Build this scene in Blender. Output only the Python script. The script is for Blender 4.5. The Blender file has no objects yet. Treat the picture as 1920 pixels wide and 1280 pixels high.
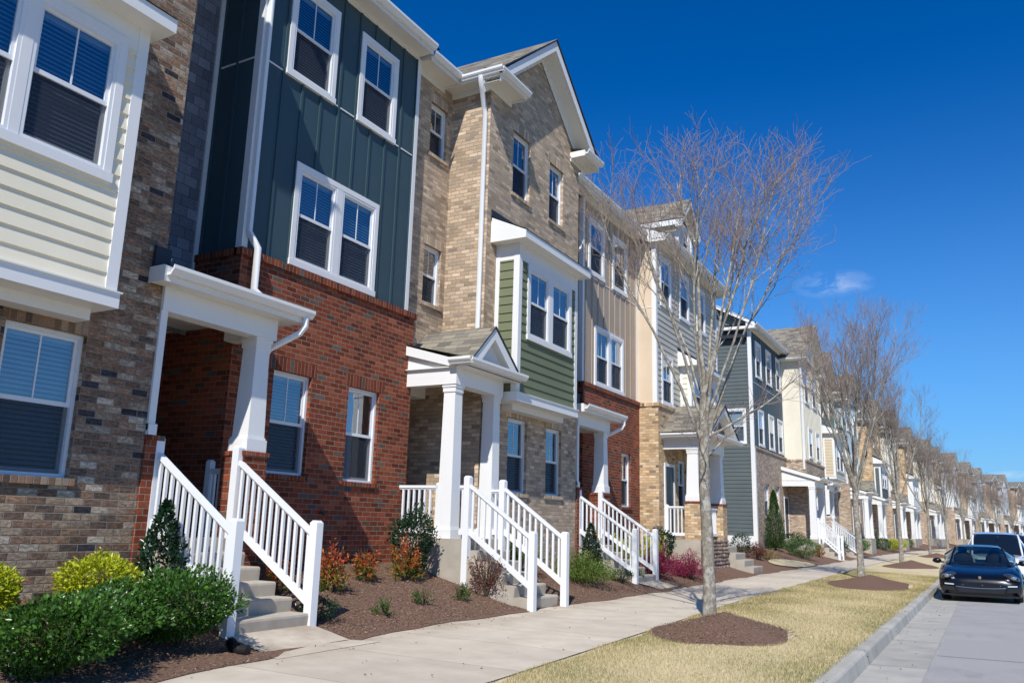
import bpy, math, random
import numpy as np
from mathutils import Vector, Matrix
R = math.radians
rnd = random.Random(7)
SC = bpy.context.scene
COL = SC.collection

# ---------------------------------------------------------------- materials
MATS = {}
def _mat(name):
    m = bpy.data.materials.new(name); m.use_nodes = True
    nt = m.node_tree; nt.nodes.clear()
    out = nt.nodes.new('ShaderNodeOutputMaterial')
    MATS[name] = m
    return m, nt, out
def N(nt, t, **kw):
    n = nt.nodes.new(t)
    for k, v in kw.items():
        if k.startswith('i_'):
            n.inputs[k[2:].replace('_', ' ')].default_value = v
        else:
            setattr(n, k, v)
    return n
def L(nt, a, b): nt.links.new(a, b)
def c4(c): return (c[0], c[1], c[2], 1.0)
def math_(nt, op, a, b=None, c=None):
    n = nt.nodes.new('ShaderNodeMath'); n.operation = op
    for i, v in enumerate((a, b, c)):
        if v is None: continue
        if isinstance(v, (int, float)): n.inputs[i].default_value = v
        else: L(nt, v, n.inputs[i])
    return n.outputs[0]
def mixc(nt, fac, a, b, mode='MIX'):
    n = nt.nodes.new('ShaderNodeMix'); n.data_type = 'RGBA'; n.blend_type = mode
    for sock, v in ((n.inputs[0], fac), (n.inputs[6], a), (n.inputs[7], b)):
        if isinstance(v, (int, float)): sock.default_value = v
        elif isinstance(v, tuple): sock.default_value = c4(v)
        else: L(nt, v, sock)
    return n.outputs[2]
def noise(nt, vec, scale, detail=3.0, rough=.55):
    n = N(nt, 'ShaderNodeTexNoise'); n.inputs['Scale'].default_value = scale
    n.inputs['Detail'].default_value = detail; n.inputs['Roughness'].default_value = rough
    if vec is not None: L(nt, vec, n.inputs['Vector'])
    return n
def ramp(nt, fac, stops, interp='LINEAR'):
    n = N(nt, 'ShaderNodeValToRGB'); cr = n.color_ramp; cr.interpolation = interp
    while len(cr.elements) < len(stops): cr.elements.new(.5)
    for e, (p, c) in zip(cr.elements, stops):
        e.position = p; e.color = c4(c) if isinstance(c, tuple) else (c, c, c, 1)
    L(nt, fac, n.inputs[0]); return n.outputs[0]
def maprange(nt, v, a, b, c, d):
    n = N(nt, 'ShaderNodeMapRange'); L(nt, v, n.inputs[0])
    for i, x in enumerate((a, b, c, d)): n.inputs[i + 1].default_value = x
    return n.outputs[0]
def scalevec(nt, vec, s):
    n = N(nt, 'ShaderNodeMapping'); L(nt, vec, n.inputs[0]); n.inputs['Scale'].default_value = s
    return n.outputs[0]
def principled(nt, out, col, rough=.6, spec=.4, metal=0., bump=None, bstr=.3, bdist=.01, coat=0.):
    p = N(nt, 'ShaderNodeBsdfPrincipled')
    if isinstance(col, tuple): p.inputs['Base Color'].default_value = c4(col)
    else: L(nt, col, p.inputs['Base Color'])
    if isinstance(rough, (int, float)): p.inputs['Roughness'].default_value = rough
    else: L(nt, rough, p.inputs['Roughness'])
    p.inputs['Specular IOR Level'].default_value = spec
    p.inputs['Metallic'].default_value = metal
    p.inputs['Coat Weight'].default_value = coat
    if bump is not None:
        b = N(nt, 'ShaderNodeBump'); b.inputs['Strength'].default_value = bstr; b.inputs['Distance'].default_value = bdist
        L(nt, bump, b.inputs['Height']); L(nt, b.outputs[0], p.inputs['Normal'])
    L(nt, p.outputs[0], out.inputs[0]); return p
def uvs(nt): return N(nt, 'ShaderNodeUVMap').outputs[0]
def objc(nt): return N(nt, 'ShaderNodeTexCoord').outputs['Object']

def m_paint(name, col, rough=.45, var=.08, scale=1.3, grain=0., dirt=.0):
    m, nt, out = _mat(name)
    v = objc(nt)
    n1 = noise(nt, v, scale, 4)
    a = tuple(x * (1 - var) for x in col); b = tuple(min(1, x * (1 + var)) for x in col)
    c = ramp(nt, n1.outputs[0], [(.3, a), (.7, b)])
    if dirt:
        nd = noise(nt, scalevec(nt, v, (3, 3, .7)), 2.2, 6, .7)
        f = ramp(nt, nd.outputs[0], [(.55, 0.), (.8, dirt)])
        c = mixc(nt, f, c, tuple(x * .45 for x in col))
    bump = None
    if grain:
        u = uvs(nt)
        g = noise(nt, scalevec(nt, u, (3, 60, 1)), 1., 5, .65)
        bump = g.outputs[0]
        principled(nt, out, c, rough, .35, bump=bump, bstr=grain, bdist=.004)
    else:
        principled(nt, out, c, rough, .35)
    return m

def m_brick(name, palette, mortar, bw=.213, bh=.0806, gap=.010, soldier=False, bump=.9, streak=.3):
    """palette: list of (weight, colour)"""
    m, nt, out = _mat(name)
    u = uvs(nt)
    sep = N(nt, 'ShaderNodeSeparateXYZ'); L(nt, u, sep.inputs[0])
    wob = noise(nt, u, 9., 2)
    du = math_(nt, 'MULTIPLY', math_(nt, 'SUBTRACT', wob.outputs[0], .5), .010)
    U = math_(nt, 'ADD', sep.outputs[0], du); V = math_(nt, 'ADD', sep.outputs[1], du)
    if soldier: bw, bh = .0806, 40.
    v = math_(nt, 'DIVIDE', V, bh); row = math_(nt, 'FLOOR', v)
    sh = math_(nt, 'MULTIPLY', math_(nt, 'FLOORED_MODULO', row, 2.), .5)
    uu = math_(nt, 'ADD', math_(nt, 'DIVIDE', U, bw), sh); col = math_(nt, 'FLOOR', uu)
    fu = math_(nt, 'MULTIPLY', math_(nt, 'FRACT', uu), bw); fv = math_(nt, 'MULTIPLY', math_(nt, 'FRACT', v), bh)
    du_ = math_(nt, 'MINIMUM', fu, math_(nt, 'SUBTRACT', bw, fu)); dv_ = math_(nt, 'MINIMUM', fv, math_(nt, 'SUBTRACT', bh, fv))
    d = math_(nt, 'MINIMUM', du_, dv_)
    face = maprange(nt, d, gap * .35, gap * .8, 0., 1.)
    cmb = N(nt, 'ShaderNodeCombineXYZ'); L(nt, col, cmb.inputs[0]); L(nt, row, cmb.inputs[1])
    wn = N(nt, 'ShaderNodeTexWhiteNoise', noise_dimensions='2D'); L(nt, cmb.outputs[0], wn.inputs['Vector'])
    tot = sum(w for w, _ in palette); acc = 0; stops = []
    for w, c in palette: stops.append((acc / tot, c)); acc += w
    bc = ramp(nt, wn.outputs['Value'], stops, 'CONSTANT')
    n2 = noise(nt, u, 55., 4, .7); n3 = noise(nt, u, 1.1, 3)
    ns = noise(nt, scalevec(nt, u, (1, 2.2, 1)), 16., 5, .75); strk = ramp(nt, ns.outputs[0], [(.38, 1 - .42 * streak), (.5, 1.), (.62, 1 + .6 * streak)])
    k = math_(nt, 'MULTIPLY', math_(nt, 'ADD', math_(nt, 'MULTIPLY', n2.outputs[0], .9), .55), strk)
    cm = N(nt, 'ShaderNodeCombineXYZ')
    for i in range(3): L(nt, k, cm.inputs[i])
    bc = mixc(nt, 1., bc, cm.outputs[0], 'MULTIPLY')
    wv = N(nt, 'ShaderNodeTexWhiteNoise', noise_dimensions='3D'); L(nt, cmb.outputs[0], wv.inputs['Vector'])
    hs = N(nt, 'ShaderNodeHueSaturation'); L(nt, bc, hs.inputs['Color'])
    L(nt, maprange(nt, wv.outputs['Value'], 0, 1, .72, 1.25), hs.inputs['Value'])
    wash = maprange(nt, n3.outputs[0], .3, .75, .86, 1.12)
    mo = mixc(nt, math_(nt, 'MULTIPLY', n2.outputs[0], .6), mortar, tuple(x * .6 for x in mortar))
    full = mixc(nt, face, mo, hs.outputs[0])
    cm2 = N(nt, 'ShaderNodeCombineXYZ')
    for i in range(3): L(nt, wash, cm2.inputs[i])
    full = mixc(nt, 1., full, cm2.outputs[0], 'MULTIPLY')
    h = math_(nt, 'ADD', math_(nt, 'MULTIPLY', face, 1.), math_(nt, 'MULTIPLY', n2.outputs[0], .55))
    h = math_(nt, 'ADD', h, math_(nt, 'MULTIPLY', wv.outputs['Value'], .35))
    principled(nt, out, full, .9, .2, bump=h, bstr=bump, bdist=.008)
    return m

def m_roof(name, cols, rowh=.14, w=.3):
    m, nt, out = _mat(name)
    u = uvs(nt); sep = N(nt, 'ShaderNodeSeparateXYZ'); L(nt, u, sep.inputs[0])
    v = math_(nt, 'DIVIDE', sep.outputs[1], rowh); row = math_(nt, 'FLOOR', v)
    wr = N(nt, 'ShaderNodeTexWhiteNoise', noise_dimensions='1D'); L(nt, row, wr.inputs['W'])
    uu = math_(nt, 'ADD', math_(nt, 'DIVIDE', sep.outputs[0], w), math_(nt, 'MULTIPLY', wr.outputs['Value'], 3.))
    col = math_(nt, 'FLOOR', uu)
    cmb = N(nt, 'ShaderNodeCombineXYZ'); L(nt, col, cmb.inputs[0]); L(nt, row, cmb.inputs[1])
    wn = N(nt, 'ShaderNodeTexWhiteNoise', noise_dimensions='2D'); L(nt, cmb.outputs[0], wn.inputs['Vector'])
    st = [(i / len(cols), c) for i, c in enumerate(cols)]
    bc = ramp(nt, wn.outputs['Value'], st, 'CONSTANT')
    fv = math_(nt, 'FRACT', v); fu = math_(nt, 'FRACT', uu)
    edge = maprange(nt, fv, 0., .16, .35, 1.)
    eu = maprange(nt, math_(nt, 'MINIMUM', fu, math_(nt, 'SUBTRACT', 1., fu)), 0., .05, .7, 1.)
    n2 = noise(nt, u, 120., 3, .7)
    k = math_(nt, 'MULTIPLY', math_(nt, 'MULTIPLY', edge, eu), math_(nt, 'ADD', .5, n2.outputs[0]))
    cm = N(nt, 'ShaderNodeCombineXYZ')
    for i in range(3): L(nt, k, cm.inputs[i])
    bc = mixc(nt, 1., bc, cm.outputs[0], 'MULTIPLY')
    hh = math_(nt, 'SUBTRACT', math_(nt, 'MULTIPLY', n2.outputs[0], .3), fv)
    principled(nt, out, bc, .92, .15, bump=hh, bstr=.7, bdist=.012)
    return m

def m_noise(name, stops, scale, rough=.9, bstr=.5, bdist=.01, coords='obj', detail=6, big=None, spec=.25):
    m, nt, out = _mat(name)
    v = objc(nt) if coords == 'obj' else uvs(nt)
    n1 = noise(nt, v, scale, detail, .65)
    c = ramp(nt, n1.outputs[0], stops)
    if big:
        n2 = noise(nt, v, big[0], 4, .6)
        c = mixc(nt, ramp(nt, n2.outputs[0], [(.35, 0.), (.7, big[1])]), c, big[2])
    principled(nt, out, c, rough, spec, bump=n1.outputs[0], bstr=bstr, bdist=bdist)
    return m

def m_leaf(name, cols, rough=.42, trans=.25):
    m, nt, out = _mat(name)
    oi = N(nt, 'ShaderNodeAttribute', attribute_name='tint')
    st = [(i / max(1, len(cols) - 1), c) for i, c in enumerate(cols)]
    c = ramp(nt, oi.outputs['Fac'], st)
    p = N(nt, 'ShaderNodeBsdfPrincipled'); L(nt, c, p.inputs['Base Color']); p.inputs['Roughness'].default_value = rough
    p.inputs['Specular IOR Level'].default_value = .45
    t = N(nt, 'ShaderNodeBsdfTranslucent'); L(nt, c, t.inputs[0])
    mx = N(nt, 'ShaderNodeMixShader'); mx.inputs[0].default_value = trans
    L(nt, p.outputs[0], mx.inputs[1]); L(nt, t.outputs[0], mx.inputs[2]); L(nt, mx.outputs[0], out.inputs[0])
    return m

def m_glass(name, base, k, tint=(.9, .96, 1.0), gl=(.9, .95, 1.0), rough=.015):
    m, nt, out = _mat(name)
    fr = N(nt, 'ShaderNodeLayerWeight'); fr.inputs[0].default_value = .5      # Schlick, the same from both sides of the pane
    sch = math_(nt, 'ADD', math_(nt, 'MULTIPLY', math_(nt, 'POWER', fr.outputs['Facing'], 5.), .96), .04)
    f = math_(nt, 'MINIMUM', math_(nt, 'ADD', math_(nt, 'MULTIPLY', sch, k), base), .95)
    tr = N(nt, 'ShaderNodeBsdfTransparent'); tr.inputs[0].default_value = c4(tint)
    g = N(nt, 'ShaderNodeBsdfGlossy'); g.inputs[0].default_value = c4(gl); g.inputs['Roughness'].default_value = rough
    # slight pillowing of the sealed panes
    v = objc(nt); n1 = noise(nt, v, 1.7, 2)
    b = N(nt, 'ShaderNodeBump'); b.inputs['Strength'].default_value = .06; b.inputs['Distance'].default_value = .05
    L(nt, n1.outputs[0], b.inputs['Height']); L(nt, b.outputs[0], g.inputs['Normal'])
    mx = N(nt, 'ShaderNodeMixShader'); L(nt, f, mx.inputs[0]); L(nt, tr.outputs[0], mx.inputs[1]); L(nt, g.outputs[0], mx.inputs[2])
    L(nt, mx.outputs[0], out.inputs[0]); return m

def m_screen(name):
    m, nt, out = _mat(name)
    tr = N(nt, 'ShaderNodeBsdfTransparent'); d = N(nt, 'ShaderNodeBsdfDiffuse'); d.inputs[0].default_value = (.05, .058, .072, 1)
    mx = N(nt, 'ShaderNodeMixShader'); mx.inputs[0].default_value = .56
    L(nt, tr.outputs[0], mx.inputs[1]); L(nt, d.outputs[0], mx.inputs[2]); L(nt, mx.outputs[0], out.inputs[0]); return m

WHITE = (.78, .78, .77)
m_paint('white_trim', WHITE, .4, .03, .9, dirt=.10)
m_paint('white_vinyl', (.80, .81, .82), .35, .02)
m_paint('window_vinyl', (.76, .77, .79), .35, .02)
m_paint('soffit', (.76, .75, .70), .5, .03, dirt=.12)
m_paint('gutter', (.78, .78, .76), .3, .04, .8, dirt=.14)
m_paint('blind', (.36, .42, .48), .5, .03)
m_paint('curtain', (.62, .63, .62), .8, .08, 9)
m_paint('shade_cloth', (.55, .62, .60), .8, .03)
m_paint('room_dark', (.018, .02, .024), .9, .2)
m_paint('flashing', (.028, .032, .045), .5, .2)
m_paint('door_dark', (.03, .035, .045), .3, .1)
m_paint('metal_dark', (.05, .05, .055), .4, .1)
m_glass('glass_upper', .20, 1.3, tint=(.70, .86, 1.))
m_glass('glass_lower', .06, .9, tint=(.72, .84, .95))
m_screen('insect_screen')
def siding(name, col, grain=.25): return m_paint(name, col, .6, .06, 1.1, grain=grain, dirt=.06)
siding('siding_cream', (.84, .77, .60)); siding('siding_blue', (.040, .078, .098), .1); siding('siding_green', (.165, .185, .105))
siding('siding_taupe', (.42, .335, .255), .1); siding('siding_beige', (.66, .53, .39), .05); siding('siding_greige', (.50, .47, .40))
siding('siding_slate', (.095, .118, .122)); siding('siding_navy', (.062, .092, .115), .1); siding('siding_ivory', (.76, .71, .58), .05)
siding('siding_ice', (.42, .52, .55), .1); siding('siding_sage', (.25, .29, .21)); siding('siding_pearl', (.60, .62, .62), .1)
siding('siding_sand', (.58, .50, .36), .1); siding('siding_white', (.72, .74, .75), .1); siding('siding_stone', (.40, .38, .33), .1); siding('siding_mist', (.33, .42, .47))
RED = [(30, (.225, .050, .024)), (22, (.27, .063, .029)), (16, (.17, .039, .020)), (14, (.30, .082, .039)), (4, (.14, .085, .065)), (2, (.11, .095, .085))]
BUFF = [(30, (.52, .39, .275)), (25, (.46, .345, .24)), (20, (.57, .44, .32)), (12, (.41, .31, .22)), (3, (.31, .25, .20))]
MIXB = [(20, (.34, .245, .17)), (22, (.25, .15, .098)), (14, (.29, .17, .105)), (14, (.20, .125, .085)), (12, (.42, .34, .26)), (6, (.05, .043, .048)), (6, (.15, .105, .08))]
HONEY = [(30, (.60, .42, .25)), (25, (.54, .37, .21)), (18, (.65, .49, .32)), (12, (.47, .32, .18)), (5, (.22, .17, .13))]
ROSE = [(30, (.50, .385, .285)), (25, (.45, .335, .245)), (20, (.56, .45, .345)), (10, (.37, .275, .205))]
for nm, pal, mo in (('red', RED, (.30, .25, .19)), ('buff', BUFF, (.46, .38, .29)), ('mixed', MIXB, (.30, .275, .235)), ('honey', HONEY, (.52, .42, .30)), ('rose', ROSE, (.40, .33, .27))):
    m_brick('brick_' + nm, pal, mo, streak=1. if nm == 'mixed' else .25); m_brick('soldier_' + nm, pal, mo, soldier=True)
m_roof('shingle_roof', [(.21, .19, .155), (.25, .225, .18), (.17, .155, .13), (.29, .26, .205), (.145, .13, .115)])
m_brick('shingle_wall', [(1, (.20, .21, .245)), (1, (.225, .235, .27)), (1, (.18, .19, .225))], (.05, .053, .06), bw=.24, bh=.17, gap=.006, bump=.5)
m_noise('concrete', [(.3, (.37, .325, .265)), (.7, (.51, .455, .375))], 3., .85, .25, .004, big=(.55, .45, (.30, .275, .235)))
m_noise('stone_veneer', [(.3, (.2, .15, .12)), (.7, (.4, .3, .22))], 14., .9, .8, .02)
m_noise('black_plastic', [(.3, (.012, .012, .013)), (.7, (.025, .025, .027))], 20, .4, .1)
def m_bark():
    m, nt, out = _mat('bark'); v = objc(nt); n1 = noise(nt, scalevec(nt, v, (1, 1, .35)), 38., 6, .7); n2 = noise(nt, v, 9., 6, .65); n3 = noise(nt, v, 22., 4, .6)
    c = ramp(nt, n1.outputs[0], [(.3, (.14, .12, .095)), (.6, (.30, .265, .215))])
    c = mixc(nt, ramp(nt, n2.outputs[0], [(.5, 0.), (.58, .75)]), c, (.47, .45, .40))
    c = mixc(nt, ramp(nt, n3.outputs[0], [(.60, 0.), (.68, .7)]), c, (.36, .37, .22))
    c = mixc(nt, ramp(nt, noise(nt, v, 5.5, 5, .7).outputs[0], [(.62, 0.), (.70, .6)]), c, (.07, .06, .05))
    principled(nt, out, c, .92, .15, bump=n1.outputs[0], bstr=.8, bdist=.012)
m_bark()
m_noise('twig', [(.3, (.20, .145, .12)), (.7, (.34, .265, .225))], 5., .8, .1)
m_noise('stem', [(.3, (.07, .045, .03)), (.7, (.13, .09, .06))], 8., .9, .3)

# ---------------------------------------------------------------- street plan: straight to y=60, then bends gently right
BEND0, BRAD = 60., 600.
def warp(x, y):
    """row coordinates -> world; returns x, y, heading"""
    if y <= BEND0: return x, y, 0.
    a = (y - BEND0) / BRAD
    cx = BRAD
    rr = BRAD - x
    return cx - rr * math.cos(a), BEND0 + rr * math.sin(a), -a
XS = [-400, -11, -9.5, -8.8, -8, -7.2, -6.62, -4.3, -1.66, -1.52, -1.46, -.79, 0, 8, 400]
ZS = [.9, .95, .92, .78, .58, .36, .25, .22, .15, .15, -.01, 0, .02, .02, .0]
def tz(x): return float(np.interp(x, XS, ZS))

# ---------------------------------------------------------------- mesh builder
class MB:
    def __init__(s): s.v = []; s.f = []; s.m = []; s.uv = []; s.mats = []; s.smooth = []
    def mi(s, mat):
        if mat not in s.mats: s.mats.append(mat)
        return s.mats.index(mat)
    def poly(s, pts, mat, uv=None, smooth=False):
        pts = [Vector(p) for p in pts]
        n = Vector((0, 0, 0))
        for i in range(len(pts)):
            a, b = pts[i], pts[(i + 1) % len(pts)]
            n += Vector(((a.y - b.y) * (a.z + b.z), (a.z - b.z) * (a.x + b.x), (a.x - b.x) * (a.y + b.y)))
        if n.length < 1e-12: return
        n.normalize()
        if uv is None:
            if abs(n.z) > .97: ua, va = Vector((0, 1, 0)), Vector((1, 0, 0))
            else:
                ua = Vector((0, 0, 1)).cross(n); ua.normalize(); va = n.cross(ua)
                if ua.y < -.3 or ua.x < -.7: ua = -ua
            uv = [(p.dot(ua), p.dot(va)) for p in pts]
        b = len(s.v); s.v += [tuple(p) for p in pts]; s.f.append(list(range(b, b + len(pts)))); s.m.append(s.mi(mat)); s.uv.append(uv); s.smooth.append(smooth)
    def box(s, x0, x1, y0, y1, z0, z1, mat, skip=''):
        if x1 < x0: x0, x1 = x1, x0
        if y1 < y0: y0, y1 = y1, y0
        if z1 < z0: z0, z1 = z1, z0
        q = s.poly
        if '-x' not in skip: q([(x0, y1, z0), (x0, y0, z0), (x0, y0, z1), (x0, y1, z1)], mat)
        if '+x' not in skip: q([(x1, y0, z0), (x1, y1, z0), (x1, y1, z1), (x1, y0, z1)], mat)
        if '-y' not in skip: q([(x0, y0, z0), (x1, y0, z0), (x1, y0, z1), (x0, y0, z1)], mat)
        if '+y' not in skip: q([(x1, y1, z0), (x0, y1, z0), (x0, y1, z1), (x1, y1, z1)], mat)
        if '-z' not in skip: q([(x0, y1, z0), (x1, y1, z0), (x1, y0, z0), (x0, y0, z0)], mat)
        if '+z' not in skip: q([(x0, y0, z1), (x1, y0, z1), (x1, y1, z1), (x0, y1, z1)], mat)
    def extr_y(s, prof, y0, y1, mat, caps=True, smooth=False):
        """prof: (x,z) counter-clockwise seen from -y"""
        n = len(prof)
        for i in range(n):
            a, b = prof[i], prof[(i + 1) % n]
            s.poly([(a[0], y0, a[1]), (a[0], y1, a[1]), (b[0], y1, b[1]), (b[0], y0, b[1])], mat, smooth=smooth)
        if caps:
            s.poly([(p[0], y0, p[1]) for p in prof], mat); s.poly([(p[0], y1, p[1]) for p in reversed(prof)], mat)
    def extr_x(s, prof, x0, x1, mat, caps=True):
        n = len(prof)
        for i in range(n):
            a, b = prof[i], prof[(i + 1) % n]
            s.poly([(x0, a[0], a[1]), (x1, a[0], a[1]), (x1, b[0], b[1]), (x0, b[0], b[1])], mat)
        if caps:
            s.poly([(x0, p[0], p[1]) for p in prof], mat); s.poly([(x1, p[0], p[1]) for p in reversed(prof)], mat)
    def frustum(s, cx, cy, z0, z1, a0, a1, mat, b0=None, b1=None):
        b0 = a0 if b0 is None else b0; b1 = a1 if b1 is None else b1
        lo = [(cx - a0, cy - b0, z0), (cx + a0, cy - b0, z0), (cx + a0, cy + b0, z0), (cx - a0, cy + b0, z0)]
        hi = [(cx - a1, cy - b1, z1), (cx + a1, cy - b1, z1), (cx + a1, cy + b1, z1), (cx - a1, cy + b1, z1)]
        for i in range(4):
            j = (i + 1) % 4; s.poly([lo[i], lo[j], hi[j], hi[i]], mat)
        s.poly(hi, mat); s.poly(lo[::-1], mat)
    def bar(s, p, q, w, h, mat, up=(0, 0, 1)):
        p, q = Vector(p), Vector(q); d = (q - p).normalized(); r = d.cross(Vector(up)).normalized(); u = r.cross(d)
        A = [p + r * a * w / 2 + u * b * h / 2 for a, b in ((-1, -1), (1, -1), (1, 1), (-1, 1))]
        B = [x + (q - p) for x in A]
        for i in range(4):
            j = (i + 1) % 4; s.poly([A[i], A[j], B[j], B[i]], mat)
        s.poly(A[::-1], mat); s.poly(B, mat)
    def tube(s, pts, rads, mat, k=6, flat=None, caps=True):
        """swept tube; flat=(w,h) makes a rectangular pipe"""
        pts = [Vector(p) for p in pts]; rings = []
        ref = Vector((0, 1, 0))
        for i, p in enumerate(pts):
            d = (pts[min(i + 1, len(pts) - 1)] - pts[max(i - 1, 0)])
            if d.length < 1e-9: d = Vector((0, 0, 1))
            d.normalize()
            r = d.cross(ref)
            if r.length < .05: r = d.cross(Vector((1, 0, 0)))
            r.normalize(); u = r.cross(d)
            rr = rads[i] if isinstance(rads, (list, tuple)) else rads
            if flat: ring = [p + r * a * flat[0] / 2 + u * b * flat[1] / 2 for a, b in ((-1, -.8), (-.8, -1), (.8, -1), (1, -.8), (1, .8), (.8, 1), (-.8, 1), (-1, .8))]
            else: ring = [p + (r * math.cos(2 * math.pi * j / k) + u * math.sin(2 * math.pi * j / k)) * rr for j in range(k)]
            rings.append(ring)
        kk = len(rings[0]); b = len(s.v); mi = s.mi(mat)
        for ring in rings: s.v += [tuple(x) for x in ring]
        for i in range(len(rings) - 1):
            for j in range(kk):
                j2 = (j + 1) % kk
                s.f.append([b + i * kk + j, b + i * kk + j2, b + (i + 1) * kk + j2, b + (i + 1) * kk + j]); s.m.append(mi)
                s.uv.append([(j / kk, i), (j2 / kk, i), (j2 / kk, i + 1), (j / kk, i + 1)]); s.smooth.append(True)
        if caps:
            for ring, rev in ((rings[0], True), (rings[-1], False)):
                s.poly(list(ring) if rev else list(ring)[::-1], mat)
    def grid(s, P, mat, smooth=True, close=False):
        """P: rows of points"""
        b = len(s.v); n = len(P[0]); mi = s.mi(mat)
        for row in P: s.v += [tuple(p) for p in row]
        for i in range(len(P) - 1):
            for j in range(n if close else n - 1):
                j2 = (j + 1) % n
                s.f.append([b + i * n + j, b + i * n + j2, b + (i + 1) * n + j2, b + (i + 1) * n + j]); s.m.append(mi)
                s.uv.append([(j / n, i), ((j + 1) / n, i), ((j + 1) / n, i + 1), (j / n, i + 1)]); s.smooth.append(smooth)
    def build(s, name, parent=None, origin=(0, 0, 0), label=None, remap=None):
        me = bpy.data.meshes.new(name)
        ox, oy, oz = origin
        vs = [(x - ox, y - oy, z - oz) for x, y, z in s.v]
        if remap: vs = [remap(*p) for p in vs]
        me.from_pydata(vs, [], s.f)
        for mt in s.mats: me.materials.append(MATS[mt])
        me.polygons.foreach_set('material_index', s.m)
        me.polygons.foreach_set('use_smooth', s.smooth)
        ul = me.uv_layers.new(name='UVMap')
        flat = [c for f in s.uv for p in f for c in p]
        ul.data.foreach_set('uv', flat)
        me.update()
        o = bpy.data.objects.new(name, me); COL.objects.link(o)
        if parent: o.parent = parent
        if label: o['label'] = label
        return o
def tag(o, label=None, cat=None, group=None, kind=None):
    if label: o['label'] = label
    if cat: o['category'] = cat
    if group: o['group'] = group
    if kind: o['kind'] = kind
    return o
def empty(name, loc, rz=0.):
    e = bpy.data.objects.new(name, None); COL.objects.link(e); e.location = loc; e.rotation_euler = (0, 0, rz); e.empty_display_size = .3
    return e
def copy_tree(o, parent=None):
    c = o.copy(); COL.objects.link(c)
    if parent: c.parent = parent
    for ch in list(o.children): copy_tree(ch, c)
    return c
# ---------------------------------------------------------------- house kit
class Fr:
    """a wall plane: px faces the street (+x), ny faces -y, py faces +y.  u runs along it, n out of it"""
    def __init__(s, k, pos): s.k, s.pos = k, pos
    def P(s, u, n, z):
        if s.k == 'px': return (s.pos + n, u, z)
        if s.k == 'ny': return (u, s.pos - n, z)
        return (u, s.pos + n, z)
def fquad(mb, fr, u0, u1, z0, z1, n0, n1, mat):
    a = [fr.P(u0, n0, z0), fr.P(u1, n0, z0), fr.P(u1, n1, z1), fr.P(u0, n1, z1)]
    mb.poly(a if fr.k != 'py' else a[::-1], mat)
def fbox(mb, fr, u0, u1, n0, n1, z0, z1, mat):
    a, b = fr.P(u0, n0, z0), fr.P(u1, n1, z1); mb.box(a[0], b[0], a[1], b[1], a[2], b[2], mat)
def free_spans(u0, u1, za, zb, holes):
    zm = (za + zb) / 2; cut = sorted((max(h[0], u0), min(h[1], u1)) for h in holes if h[2] < zm < h[3] and h[1] > u0 and h[0] < u1)
    out = []; c = u0
    for a, b in cut:
        if a > c + 1e-6: out.append((c, a))
        c = max(c, b)
    if c < u1 - 1e-6: out.append((c, u1))
    return out
def flat_wall(mb, fr, u0, u1, z0, z1, mat, holes=(), n=0.):
    zs = sorted({z0, z1} | {z for h in holes for z in h[2:4] if z0 < z < z1})
    for a, b in zip(zs, zs[1:]):
        for p, q in free_spans(u0, u1, a, b, holes): fquad(mb, fr, p, q, a, b, n, n, mat)
def lap_wall(mb, fr, u0, u1, z0, z1, mat, holes=(), ex=.185):
    flat_wall(mb, fr, u0, u1, z0, z1, mat, holes, -.004)
    z = z0
    while z < z1 - 1e-4:
        t = min(z + ex, z1); brk = sorted({z, t} | {q for h in holes for q in h[2:4] if z < q < t})
        for a, b in zip(brk, brk[1:]):
            na, nb = .024 - .020 * (a - z) / ex, .024 - .020 * (b - z) / ex
            for p, q in free_spans(u0, u1, a, b, holes):
                fquad(mb, fr, p, q, a, b, na, nb, mat)
                if a == z: fquad(mb, fr, p, q, a, a, -.003, na, mat)
        z = t
def batten_wall(mb, fr, u0, u1, z0, z1, mat, holes=(), step=.45, first=None, bands=(), w=.05):
    flat_wall(mb, fr, u0, u1, z0, z1, mat, holes)
    u = first if first is not None else u0 + step / 2
    while u < u1 - .08:
        hh = sorted((h[2], h[3]) for h in holes if h[0] - .03 < u < h[1] + .03); c = z0
        for a, b in hh + [(z1, z1)]:
            if a > c + .02: fbox(mb, fr, u - w / 2, u + w / 2, -.002, .022, c + .004, min(a, z1) - .004, mat)
            c = max(c, b)
        u += step
    for zb in bands:
        for p, q in free_spans(u0, u1, zb - .01, zb + .01, holes): fbox(mb, fr, p + .002, q - .002, -.002, .014, zb - .012, zb + .012, 'gutter')
def reveal(mb, fr, h, d, mat):
    u0, u1, z0, z1 = h
    P = fr.P
    mb.poly([P(u0, 0, z0), P(u0, 0, z1), P(u0, -d, z1), P(u0, -d, z0)], mat); mb.poly([P(u1, 0, z0), P(u1, -d, z0), P(u1, -d, z1), P(u1, 0, z1)], mat)
    mb.poly([P(u0, 0, z1), P(u1, 0, z1), P(u1, -d, z1), P(u0, -d, z1)], mat); mb.poly([P(u0, 0, z0), P(u0, -d, z0), P(u1, -d, z0), P(u1, 0, z0)], mat)
def soldier(mb, fr, u0, u1, z0, z1, mat, n=.004):
    """header of upright bricks, ends snapped so whole bricks show"""
    fbox(mb, fr, u0, u1, -.02, n, z0, z1, mat)

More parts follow.
